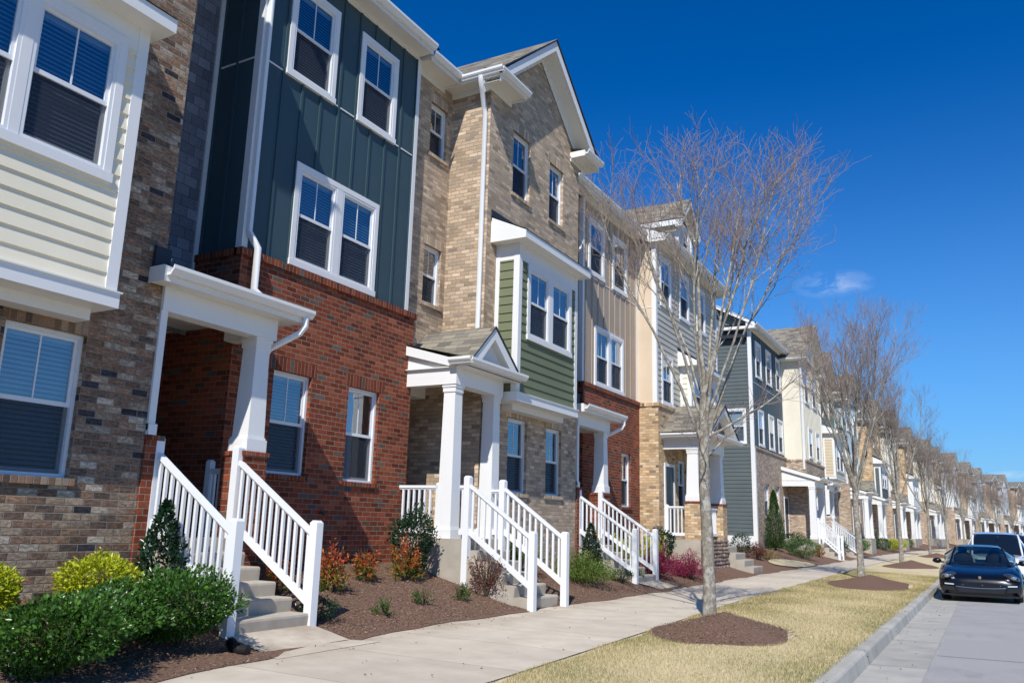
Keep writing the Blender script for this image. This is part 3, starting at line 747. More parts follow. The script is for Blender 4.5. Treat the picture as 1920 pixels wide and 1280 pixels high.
def porch_gable(h, y0, y1, px, wx, zf=1.35, zb=4.12, cols=(.0, 1.0), brick='buff', side_rail=True, stairs=None, n=6, shed_from=None, peak=.84, col_b=.148, front_rail=False):
    """porch with a shed roof carrying a small front gable. px: front face of the columns, wx: wall plane behind"""
    m = MB(); yc = (y0 + y1) / 2
    m.box(px - .26, px, y0, y1, zb, zb + .30, 'white_trim'); m.box(wx, px - .26, y0, y0 + .24, zb, zb + .30, 'white_trim'); m.box(wx, px - .26, y1 - .24, y1, zb, zb + .30, 'white_trim')
    m.box(wx, px + .28, y0 - .06, y1 + .25, zb + .302, zb + .32, 'soffit'); h.part('porch_beam', m)
    m = MB(); xe = px + .28; za, zw_ = zb + .34, zb + .34 + (xe - wx) * .27
    # raked side gables of the shed
    for y, s in ((y0 + .01, 1), (y1 - .03, -1)):
        m.extr_y([(wx, zb + .32), (px - .02, zb + .32), (px - .02, za + .06), (wx, zw_)], y, y + .02, 'white_trim')
    for y in (y0 - .075, y1 + .24):
        m.extr_y([(wx, zw_ - .12), (xe - .24, za + .06 - .12), (xe - .24, za + .10), (wx, zw_ + .06)], y, y + .024, 'white_trim')
    m.box(xe - .26, xe - .02, y0 - .075, y0 - .05, zb + .30, zb + .44, 'white_trim'); m.box(xe - .024, xe, y0 - .075, y1 + .265, zb + .30, zb + .45, 'white_trim')
    h.part('porch_trim', m)
    m = MB()
    m.poly([(xe + .02, y0 - .09, za + .12), (xe + .02, y1 + .28, za + .12), (wx, y1 + .28, zw_ + .08), (wx, y0 - .09, zw_ + .08)], 'shingle_roof')
    yp = yc + .05; zp = za + .12 + peak; gl, gr = y0 + .08, y1 + .18
    for ya in (gl, gr):
        m.poly([(xe + .0, ya, za + .14), (xe + .0, yp, zp), (wx, yp, zp), (wx, ya, za + .14)], 'shingle_roof')
        m.poly([(xe + .0, ya, za + .10), (xe + .0, yp, zp - .04), (xe, yp, zp), (xe, ya, za + .14)], 'flashing')
    h.part('porch_roof', m)
    m = MB()
    for ya, s in ((gl, 1), (gr, -1)):
        m.poly([(xe - .02, ya + s * .0, za + .10), (xe - .02, yp, zp - .045), (xe - .02, yp, zp - .27), (xe - .02, ya + s * .30, za + .10)], 'white_trim')
        m.poly([(xe - .02, ya + s * .30, za + .10), (xe - .02, yp, zp - .27), (xe - .17, yp, zp - .27), (xe - .17, ya + s * .30, za + .10)], 'soffit')
    m.poly([(xe - .17, gl + .2, za + .08), (xe - .17, gr - .2, za + .08), (xe - .17, yp, zp - .2)], 'white_trim'); m.box(xe - .17, xe - .03, gl + .25, gr - .25, za + .10, za + .13, 'flashing')
    h.part('porch_gable', m)
    g = MB(); gutter_y(g, xe + .001, zb + .34, y0 - .11, y1 + .32); gutter_x(g, y0 - .076, zb + .34, xe - .36, xe + .125, -1); h.part('gutter', g)
    for k in cols: column(h, px - .165, y0 + .17 + k * (y1 - y0 - .34), zf, zb, b=col_b, t=col_b - .025)

def townhouse_shell(h, y0, y1, x, back, z, mat):
    m = MB(); m.box(back, x, y0, y1, .3, z, mat); h.part('wall', m)
# ---------------------------------------------------------------- ground
def strip(name, xs, zs, y0, y1, mat, dy=2., jitter=None, kind='structure', label=None, uvscale=1.):
    m = MB(); ys = list(np.arange(y0, y1 + 1e-6, dy)); rows = []
    for y in ys:
        row = []
        for x, z in zip(xs, zs):
            xx = x(y) if callable(x) else x
            zz = z(xx) if callable(z) else z
            wx, wy, _ = warp(xx, y); row.append((wx, wy, zz, xx, y))
        rows.append(row)
    for i in range(len(rows) - 1):
        for j in range(len(xs) - 1):
            q = [rows[i][j], rows[i][j + 1], rows[i + 1][j + 1], rows[i + 1][j]]
            m.poly([p[:3] for p in q], mat, uv=[(p[3], p[4]) for p in q], smooth=True)
    o = m.build(name); tag(o, label, None, None, kind); return o
def m_slabs(name, stops, joint, width=.012, u0=0., dark=.45, cross=None, stain=False):
    m, nt, out = _mat(name); u = uvs(nt); sep = N(nt, 'ShaderNodeSeparateXYZ'); L(nt, u, sep.inputs[0])
    n1 = noise(nt, u, 2.2, 6, .6); n2 = noise(nt, u, 70, 4, .7); n3 = noise(nt, u, .45, 3)
    c = ramp(nt, n1.outputs[0], stops)
    k = math_(nt, 'ADD', .72, math_(nt, 'ADD', math_(nt, 'MULTIPLY', n2.outputs[0], .3), math_(nt, 'MULTIPLY', n3.outputs[0], .26)))
    v = math_(nt, 'DIVIDE', sep.outputs[1], joint); fv = math_(nt, 'MULTIPLY', math_(nt, 'FRACT', v), joint)
    wn = N(nt, 'ShaderNodeTexWhiteNoise', noise_dimensions='1D'); L(nt, math_(nt, 'FLOOR', v), wn.inputs['W'])
    k = math_(nt, 'MULTIPLY', k, maprange(nt, wn.outputs['Value'], 0, 1, .93, 1.06))
    j = math_(nt, 'MINIMUM', fv, math_(nt, 'SUBTRACT', joint, fv)); jm = maprange(nt, j, width * .4, width, dark, 1.)
    k = math_(nt, 'MULTIPLY', k, jm)
    cm = N(nt, 'ShaderNodeCombineXYZ')
    for i in range(3): L(nt, k, cm.inputs[i])
    c = mixc(nt, 1., c, cm.outputs[0], 'MULTIPLY')
    if stain:   # soil washed out of the beds onto the inner edge, and random spots
        e1 = math_(nt, 'MULTIPLY', maprange(nt, sep.outputs[0], -5.9, -6.7, 0., .75), ramp(nt, noise(nt, u, 1.4, 6, .7).outputs[0], [(.38, 0.), (.68, 1.)])); c = mixc(nt, math_(nt, 'MAXIMUM', e1, 0.), c, (.25, .18, .125))
        c = mixc(nt, ramp(nt, noise(nt, u, 6.5, 5, .75).outputs[0], [(.66, 0.), (.76, .38)]), c, (.30, .25, .19))
    principled(nt, out, c, .88, .2, bump=math_(nt, 'ADD', math_(nt, 'MULTIPLY', n2.outputs[0], .4), jm), bstr=.3, bdist=.006); return m
m_slabs('pavement', [(.3, (.50, .435, .345)), (.7, (.62, .545, .44))], 1.52, .010, dark=.55, stain=True)
m_slabs('gutter_pan', [(.3, (.34, .33, .30)), (.7, (.45, .43, .385))], 3.05, .02, dark=.5)
m_slabs('kerb_concrete', [(.3, (.34, .325, .29)), (.7, (.48, .455, .40))], 3.05, .02)
def m_asphalt():
    m, nt, out = _mat('asphalt'); u = uvs(nt)
    n1 = noise(nt, u, 260, 3, .8); n2 = noise(nt, u, 1.1, 5, .6); n3 = noise(nt, scalevec(nt, u, (1., .35, 1)), 1.6, 4)
    c = ramp(nt, n1.outputs[0], [(.3, (.24, .235, .23)), (.55, (.40, .385, .375)), (.75, (.58, .56, .53))])
    n5 = noise(nt, u, 42, 4, .75); c = mixc(nt, ramp(nt, n5.outputs[0], [(.52, 0.), (.66, .55)]), c, (.20, .195, .19)); c = mixc(nt, ramp(nt, n5.outputs[0], [(.30, .5), (.42, 0.)]), c, (.62, .60, .57))
    c = mixc(nt, ramp(nt, n2.outputs[0], [(.45, 0.), (.75, .35)]), c, (.19, .185, .18))
    c = mixc(nt, ramp(nt, n3.outputs[0], [(.60, 0.), (.72, .30)]), c, (.13, .125, .125))
    principled(nt, out, c, .85, .3, bump=n1.outputs[0], bstr=.5, bdist=.006)
m_asphalt(); m_noise('asphalt_dark', [(.35, (.25, .245, .24)), (.7, (.47, .455, .44))], 180., .9, .4, .004, coords='uv')
m_noise('mulch', [(.25, (.065, .036, .024)), (.5, (.185, .108, .074)), (.75, (.33, .215, .15))], 26., .95, .9, .03, coords='uv', big=(1.3, .3, (.13, .085, .065)))
m_noise('dry_lawn', [(.25, (.34, .275, .15)), (.5, (.64, .53, .335)), (.8, (.82, .71, .50))], 22., .95, .6, .02, coords='uv', big=(.8, .35, (.34, .30, .12)))
m_noise('field', [(.3, (.20, .19, .10)), (.7, (.30, .26, .15))], .2, .95, .1)

m = MB(); m.poly([(-1500, -400, -.12), (1500, -400, -.12), (1500, 2500, -.12), (-1500, 2500, -.12)], 'field'); tag(m.build('ground'), 'flat open ground', None, None, 'structure')
Y0_, Y1_ = -14., 420.
sw_out = lambda y: float(np.interp(y, [-20, 7, 10, 19, 25, 40, 260], [-4.0, -4.05, -4.18, -4.60, -4.64, -4.9, -4.9]))
_wig = [(.07 * math.sin(y * .9) + .05 * math.sin(y * 2.3 + 1)) for y in range(400)]
sw_in = lambda y: float(np.interp(y, [-20, 5, 6.4, 8.6, 12.8, 18.3, 26, 43, 260], [-6.3, -6.3, -6.34, -6.72, -6.72, -6.46, -6.6, -6.55, -6.55]))
strip('road', [-.79, 3.4, 7.6], [0., .035, 0.], Y0_, Y1_, 'asphalt')
strip('road_patch', [-.75, 3.4, 7.5], [.0045, .0395, .0045], 13.6, 15.9, 'asphalt_dark', dy=1.15)
for k_, (ya_, wx_) in enumerate(((21.4, .03),)):
    strip('crack_seal', [-.7, 1.2, 3.4, 7.4], [.005, .022, .0395, .005], ya_, ya_ + wx_, 'asphalt_dark', dy=wx_)
strip('gutter_pan', [-1.462, -.79], [-.012, .003], Y0_, Y1_, 'gutter_pan')
strip('kerb', [-1.68, -1.535, -1.505, -1.49, -1.462], [.156, .156, .148, .128, -.012], Y0_, Y1_, 'kerb_concrete')
strip('lawn', [lambda y: sw_out(y) - .05, -3.2, -2.4, -1.675], [.214, .20, .178, .150], Y0_, Y1_, 'dry_lawn')
strip('sidewalk', [lambda y: sw_in(y) - .05, sw_out], [.245, .228], Y0_, Y1_, 'pavement', dy=1.)
strip('mulch_bed', [-60, -12, -9.5, -8.8, -8.4, -8.0, -7.6, -7.2, -6.9, lambda y: sw_in(y) + .03 + .06 * math.sin(y * 1.7) + .04 * math.sin(y * 4.1)], [.92, .94, .92, .78, .68, .58, .47, .36, .295, .252], Y0_, Y1_, 'mulch', dy=.25 * 2)
# approach slabs from the steps to the sidewalk
for (ya, yb) in ((6.70, 8.05), (19.0, 20.3), (46.6, 48.0)):
    m = MB(); xs_ = [-7.3, -7.1, -6.9, -6.75, -6.6, -6.3]
    pz = lambda x: tz(x) + .022 if x < -6.8 else (.292 if x < -6.7 else (.262 if x < -6.5 else .2475))
    for xa, xb in zip(xs_, xs_[1:]): m.poly([(xa, ya, pz(xa)), (xb, ya - (.12 if xb > -6.5 else 0), pz(xb)), (xb, yb + (.2 if xb > -6.5 else 0), pz(xb)), (xa, yb, pz(xa))], 'pavement', uv=[(xa, .3), (xb, .3), (xb, 1.3), (xa, 1.3)])
    tag(m.build('approach_path'), None, None, None, 'structure')
# small patch of lawn between the mulch beds
m = MB(); pts = []
for k in range(24):
    a = 2 * math.pi * k / 24; x = -7.1 + .62 * math.cos(a); y = 36.6 + 2.5 * math.sin(a) + .9 * math.cos(a); pts.append((x, y, tz(x) + .03))
m.poly(pts, 'dry_lawn', uv=[(p[0], p[1]) for p in pts]); tag(m.build('lawn_patch'), None, None, None, 'structure')

# ---------------------------------------------------------------- the first five houses, measured one by one
G0 = .9
# 1: cream bay over mixed brick, cut by the left edge of the photo
h1 = House('townhouse', 'mixed brown brick townhouse with cream clapboard bay, at the left edge', (-8.65, 4.2, G0))
def house1(h):
    f = Fr('px', -8.65); m = MB(); w = (4.73, 5.64, 1.98, 3.555)
    flat_wall(m, f, 1.9, 6.53, .3, 10.9, 'brick_mixed', [w, (2.9, 5.3, 4.2, 6.9)]); reveal(m, f, w, .12, 'brick_mixed')
    soldier(m, f, 4.68, 5.67, 3.56, 3.76, 'soldier_mixed'); fbox(m, f, 4.66, 5.70, -.1, .04, 1.90, 1.979, 'soldier_mixed')
    flat_wall(m, Fr('py', 6.53), -19, -8.65, .3, 10.9, 'brick_mixed'); flat_wall(m, Fr('ny', 1.9), -19, -8.65, .3, 10.9, 'brick_mixed'); m.poly([(-19, 1.9, .3), (-19, 6.53, .3), (-19, 6.53, 10.9), (-19, 1.9, 10.9)], 'brick_mixed')
    h.part('wall', m)
    window(h, f, *w, style='brick', blind='full', slat=True)
    bay_window(h, -8.65, 3.0, 5.50, 3.79, 7.10, bx=-8.1, sid='siding_cream', win=(3.10, 5.27, 5.14, 6.875), units=2, gap=.11, frieze=.30, ey0=2.7, ey1=5.66)
    eave_y(h, -8.65, 1.5, 6.6, 10.95, over=.42); main_roof(h, -8.2, 1.5, 6.6, 11.12, ends=((1.9, 'brick_mixed'),))
    downspout(h, [(-8.98, 6.585, 10.9), (-8.98, 6.585, 5.02), (-8.98, 6.62, 4.90), (-8.93, 6.80, 4.80)], .09, .07)
house1(h1)
# 2: blue board-and-batten over red brick
h2 = House('townhouse', 'dark teal board-and-batten townhouse over red brick with flat porch, second from the left', (-9.5, 10.5, G0))
flat_house(h2, 8.45, 12.64, wins3=((9.0, 10.17, 8.77, 10.58), (10.79, 11.92, 8.76, 10.57)), dbl=(9.41, 11.59, 5.61, 7.39), winsg=((9.26, 10.10, 2.28, 3.87), (11.03, 11.88, 2.26, 3.88)), first=8.96, ey0=6.4, ey1=12.58, by1=12.82, blinds={'g1': 'curtain'})
porch_flat(h2, 8.43, 6.53)
m = MB(); m.tube([(-9.42, 10.52, 1.72), (-9.34, 10.52, 1.72), (-9.31, 10.52, 1.68)], .018, 'metal_dark'); m.tube([(-9.36, 10.47, 1.76), (-9.36, 10.57, 1.76)], .012, 'metal_dark'); h2.part('hose_tap', m)
downspout(h2, [(-9.02, 8.36, 11.05), (-9.02, 8.40, 10.9), (-9.40, 8.50, 10.6), (-9.43, 8.50, 10.4), (-9.43, 8.50, 5.86), (-9.36, 8.56, 5.70), (-9.31, 8.60, 5.60), (-9.31, 8.60, 4.96), (-9.24, 8.66, 4.86)], .095, .07)
# 3: buff brick gable with a green bay
h3 = House('townhouse', 'tan brick gabled townhouse with a green clapboard bay and gabled porch', (-8.65, 16.3, G0))
gable_house(h3, 14.13, 18.68, rec=12.66, deep=-11.3, wins3=((15.17, 15.98, 8.85, 10.36), (16.99, 17.76, 8.85, 10.33)), winsg=((15.27, 16.13, 2.27, 3.84), (17.05, 17.85, 2.29, 3.82)),
            bay=dict(y0=14.58, y1=17.42, z0=4.06, z1=7.40, win=(14.94, 17.1, 5.40, 7.06), roofrise=.62, gap=.17), rins=((13.34, 13.96, 9.25, 10.42), (13.34, 13.96, 6.0, 7.23)), peak=13.22)
porch_gable(h3, 12.68, 14.42, -8.30, -9.64, peak=.80)
def stoop3(h):
    m = MB(); m.box(-9.64, -7.97, 12.60, 14.20, .2, 1.35, 'concrete'); m.box(-11.3, -9.641, 12.83, 14.128, .2, 1.349, 'concrete'); h.part('stoop', m); m = MB(); m.box(-11.3, -9.66, 12.82, 14.128, 4.43, 4.46, 'soffit'); m.box(-10.6, -10.0, 12.83, 14.127, 4.12, 4.43, 'soffit'); h.part('porch_ceiling', m)
    y0, y1 = 12.66, 13.86
    steps(h, -7.97, -6.72, y0 + .02, y1 - .02, 1.35, .25, 6)
    m = MB(); m.extr_y([(-7.96, .2), (-6.95, .2), (-6.95, .30), (-7.96, 1.10)], y0 - .06, y0 + .015, 'concrete'); h.part('stoop_cheek', m)
    for y in (y0 - .02, y1 + .02): railing(h, (-7.93, y, 1.42), (-6.62, y, .50), foot=(.5, .2), hpost=1.02, zrail=(.10, .90))
    railing(h, (-9.58, 12.66, 1.35), (-8.62, 12.66, 1.35), posts=(False, False), zrail=(.12, .92), bal=.12); railing(h, (-8.10, 12.66, 1.35), (-7.99, 12.66, 1.35), posts=(False, False), zrail=(.12, .92), bal=.06)
    railing(h, (-9.55, 14.15, 1.35), (-8.0, 14.15, 1.35), posts=(True, False), zrail=(.12, .92), bal=.12)
    door(h, Fr('px', -11.3), 12.98, 13.9, 1.36, 3.5)
stoop3(h3)
# 4: taupe board-and-batten over red brick
h4 = House('townhouse', 'taupe board-and-batten townhouse over red brick behind the first bare tree', (-9.45, 22.8, G0))
flat_house(h4, 20.72, 24.98, sx=-9.45, bx=-9.37, sid='siding_taupe', wins3=((21.1, 22.25, 8.75, 10.48), (22.9, 24.1, 8.74, 10.49)), dbl=(21.57, 23.78, 5.54, 7.32), winsg=((21.62, 22.40, 2.30, 3.81), (23.46, 24.22, 2.22, 3.81)), zsol=5.52, zs=10.95, first=20.98, ey0=19.2, ey1=24.9, by1=24.98, band=8.7, blinds={'d': 'curtain', '3': 'none', 'g0': 'dim', 'g1': 'curtain'}, step=.43)
porch_flat(h4, 20.70, 18.70)
downspout(h4, [(-8.93, 19.28, 10.98), (-8.95, 19.24, 10.86), (-9.4, 18.96, 10.62), (-9.46, 18.86, 10.5), (-9.46, 18.86, 4.9)], .09, .07)
# 5: greige clapboard with beige side, honey brick base, dormer
h5 = House('townhouse', 'grey clapboard townhouse with beige side wall, white dormer and honey brick porch piers', (-8.8, 28.6, G0))
def house5(h):
    px = -8.8; f = Fr('px', px); y0, y1 = 25.0, 32.1; zs = 10.85
    w3 = [(25.40, 26.52, 8.77, 10.53), (27.42, 28.52, 8.77, 10.52), (29.45, 30.55, 8.77, 10.51)]; w2 = [(25.46, 26.60, 5.50, 7.20)]; wg = [(26.9, 27.72, 2.25, 3.85), (29.6, 30.5, 2.25, 3.85)]
    m = MB(); lap_wall(m, f, y0 + .1, y1, 5.50, zs, 'siding_greige', [hole(*w) for w in w3 + w2] + [(27.5, 30.5, 5.0, 7.0)]); h.part('siding', m)
    m = MB(); batten_wall(m, Fr('ny', y0), -19, px - .1, 5.50, zs, 'siding_beige', step=5, bands=(8.62,)); flat_wall(m, Fr('py', y1), -19, px, 5.5, zs, 'siding_beige'); m.poly([(-19, y0, .3), (-19, y1, .3), (-19, y1, zs), (-19, y0, zs)], 'siding_beige'); h.part('side_wall', m)
    m = MB(); m.box(px - .12, px + .03, y0 - .03, y0 + .11, 5.50, zs, 'white_trim'); m.box(px - .1, px + .03, y1 - .1, y1 + .02, 5.5, zs, 'white_trim'); m.box(-9.50, -9.44, y0 - .02, y0 + .003, 5.5, zs, 'siding_beige'); h.part('corner_trim', m)
    m = MB(); b = Fr('px', px + .06); flat_wall(m, b, y0 - .02, y1 + .05, .3, 5.39, 'brick_honey', [hole(*w, 'brick') for w in wg])
    for w in wg: reveal(m, b, w, .12, 'brick_honey'); soldier(m, b, w[0] - .08, w[1] + .08, w[3], w[3] + .21, 'soldier_honey')
    flat_wall(m, Fr('ny', y0 - .02), -19, px + .06, .3, 5.39, 'brick_honey'); flat_wall(m, Fr('py', y1 + .05), -19, px + .06, .3, 5.39, 'brick_honey')
    m.box(-19, px + .10, y0 - .055, y0 + .1, 5.39, 5.50, 'soldier_honey'); m.box(px, px + .10, y0 + .1, y1 + .08, 5.39, 5.50, 'soldier_honey'); h.part('wall', m)
    for w in w3: window(h, f, *w)
    window(h, f, *w2[0], blind='curtain')
    for w in wg: window(h, b, *w, style='brick', blind='none')
    e = eave_y(h, px, y0 - .22, y1 + .35, zs, over=.42, fy0=y0 + .1, fy1=y1)
    m = MB()
    for y in (y0 - .22, y1 + .33): m.extr_y([(px - 6.6, zs + .02 + 2.6), (px - .1, zs - .08), (e, zs - .08), (e, zs + .16), (px - 6.6, zs + .17 + 2.8)], y, y + .024, 'white_trim')
    h.part('rake_trim', m)
    main_roof(h, e + .05, y0 - .24, y1 + .37, zs + .17, run=6.8, pitch=.40, ends=((y0, 'siding_beige'), (y1, 'siding_beige')))
    # dormer
    xd = -9.28; dy0, dy1, dc = 28.98, 30.62, 29.8; z0, z1, zp = 11.15, 13.0, 14.12
    m = MB(); d = Fr('px', xd); wd = (dy0 + .42, dy1 - .42, 11.75, 13.0)
    flat_wall(m, d, dy0, dy1, z0, z1, 'siding_white', [hole(*wd)]); m.poly([(xd, dy0, z1), (xd, dy1, z1), (xd, dc, zp - .15)], 'siding_slate')
    lap_wall(m, Fr('ny', dy0), xd - 5, xd - .1, z0, z1, 'siding_ivory'); flat_wall(m, Fr('py', dy1), xd - 5, xd, z0, z1, 'siding_ivory')
    m.box(xd - .1, xd + .03, dy0 - .03, dy0 + .12, z0, z1, 'white_trim'); m.box(xd - .1, xd + .03, dy1 - .12, dy1 + .03, z0, z1, 'white_trim'); dm = h.part('dormer', m)
    m = MB(); xo = xd + .28
    for ye in (dy0 - .34, dy1 + .34):
        m.poly([(xo, ye, z1 - .02), (xo, dc, zp), (xd - 5, dc, zp), (xd - 5, ye, z1 - .02)], 'shingle_roof')
        m.poly([(xo + .001, ye, z1 - .06), (xo + .001, dc, zp - .04), (xo, dc, zp), (xo, ye, z1 - .02)], 'flashing')
        m.poly([(xo - .01, ye, z1 - .06), (xo - .01, dc, zp - .04), (xo - .01, dc, zp - .28), (xo - .01, ye, z1 - .30)], 'white_trim')
        m.poly([(xo - .01, ye, z1 - .30), (xo - .01, dc, zp - .28), (xd, dc, zp - .28), (xd, ye, z1 - .30)], 'soffit')
        a, b_ = min(ye, ye + .02), max(ye, ye + .02); m.box(xd - 4.9, xo - .012, a, b_, z1 - .26, z1 - .06, 'white_trim')
        m.box(xd + .002, xo - .012, min(ye, dy0 if ye < dc else dy1), max(ye, dy0 if ye < dc else dy1), z1 - .32, z1 - .28, 'white_trim')
    h.part('dormer_roof', m, dm); window(h, d, *wd, blind='none')
    # upper bay behind the tree
    bay_window(h, px, 27.4, 30.6, 5.0, 7.05, bx=-8.42, sid='siding_ivory', win=(27.62, 30.3, 5.4, 6.85), units=2, gap=.3, frieze=.18, ey0=27.15, ey1=30.9, lap=True, blind='dim')
    # porch
    m = MB(); zb, za = 4.07, 4.42; p0, p1 = 25.42, 28.35; cx = -7.62
    m.box(px + .06, cx + .02, p0, p0 + .22, zb, za, 'white_trim'); m.box(px + .06, cx + .02, p1 - .22, p1, zb, za, 'white_trim'); m.box(cx - .22, cx + .02, p0 + .22, p1 - .22, zb, za, 'white_trim'); m.box(px + .06, -7.16, p0 - .22, p1 + .22, za + .002, za + .02, 'soffit'); h.part('porch_beam', m)
    m = MB(); yc = (p0 + p1) / 2; ze, zk = za + .16, 5.62
    for ye in (p0 - .28, p1 + .28):
        m.poly([(-7.12, ye, ze), (-7.12, yc, zk), (px - .0, yc, zk), (px + .06, ye, ze)], 'shingle_roof'); m.poly([(-7.11, ye, ze - .05), (-7.11, yc, zk - .05), (-7.12, yc, zk), (-7.12, ye, ze)], 'flashing')
        s = 1 if ye < yc else -1
        m.poly([(-7.15, ye, ze - .05), (-7.15, yc, zk - .05), (-7.15, yc, zk - .27), (-7.15, ye + s * .22, ze - .05)], 'white_trim'); m.poly([(-7.15, ye + s * .22, ze - .05), (-7.15, yc, zk - .27), (-7.45, yc, zk - .27), (-7.45, ye + s * .22, ze - .05)], 'soffit')
    m.poly([(-7.45, p0, za), (-7.45, p1, za), (-7.45, yc, zk - .2)], 'siding_slate'); h.part('porch_roof', m)
    m = MB(); gutter_x(m, p0 - .225, za - .0, px + .08, -7.02, -1); gutter_y(m, -7.15, za - .0, p0 - .34, p1 + .34); m.box(px + .06, -7.17, p0 - .222, p0 - .2, za - .06, za + .10, 'white_trim'); h.part('gutter', m)
    for yy in (p0 + .21, p1 - .21):
        column(h, cx - .20, yy, 2.47, zb, b=.20, t=.165)
        m = MB(); m.box(cx - .45, cx + .05, yy - .25, yy + .25, 1.31, 2.41, 'brick_honey'); m.box(cx - .47, cx + .07, yy - .27, yy + .27, 2.41, 2.47, 'soldier_red'); h.part('pier', m)
    m = MB(); m.box(px + .06, cx + .04, p0 - .06, p1 + .06, .2, 1.31, 'concrete'); h.part('stoop', m)
    m = MB(); r2 = random.Random(3)
    y = p0 - .05
    for row in range(9):       # rounded rubble facing on the front of the stoop
        z = .30 + row * .115; y = p0 - .05 + r2.uniform(-.1, 0)
        while y < p1 + .05:
            w = r2.uniform(.12, .26); hh = r2.uniform(.095, .125); a, b_ = max(y + .008, p0 - .06), min(y + w - .008, p1 + .06)
            if b_ - a > .05:
                d_ = r2.uniform(.05, .09); P = []
                for i in range(5):
                    zz = z + hh * i / 4; P.append([(cx + .04 + d_ * math.sin(math.pi * min(max(i / 4, .06), .94)) ** .5 * math.sin(math.pi * min(max(j / 5, .05), .95)) ** .5, a + (b_ - a) * j / 5, zz) for j in range(6)])
                m.grid(P, r2.choice(['stone_a', 'stone_b', 'stone_c']))
            y += w
    m.box(cx + .04, cx + .055, p0 - .06, p1 + .06, .25, 1.31, 'mulch'); h.part('stone_facing', m)
    railing(h, (px + .12, p0 + .1, 1.31), (cx - .46, p0 + .1, 1.31), posts=(True, False), zrail=(.16, 1.0), bal=.13); railing(h, (cx - .15, p0 + .5, 1.31), (cx - .15, p1 - .5, 1.31), posts=(False, False), zrail=(.16, 1.0), bal=.13)
    door(h, b, 25.55, 26.35, 1.33, 3.55)
    steps(h, -7.9, -6.75, p1 + .08, p1 + 1.35, 1.31, .27, 5)
m_noise('stone_a', [(.3, (.17, .12, .095)), (.7, (.30, .22, .17))], 14., .9, .5); m_noise('stone_b', [(.3, (.27, .20, .15)), (.7, (.42, .33, .25))], 14., .9, .5); m_noise('stone_c', [(.3, (.13, .10, .09)), (.7, (.24, .18, .15))], 14., .9, .5)
house5(h5)
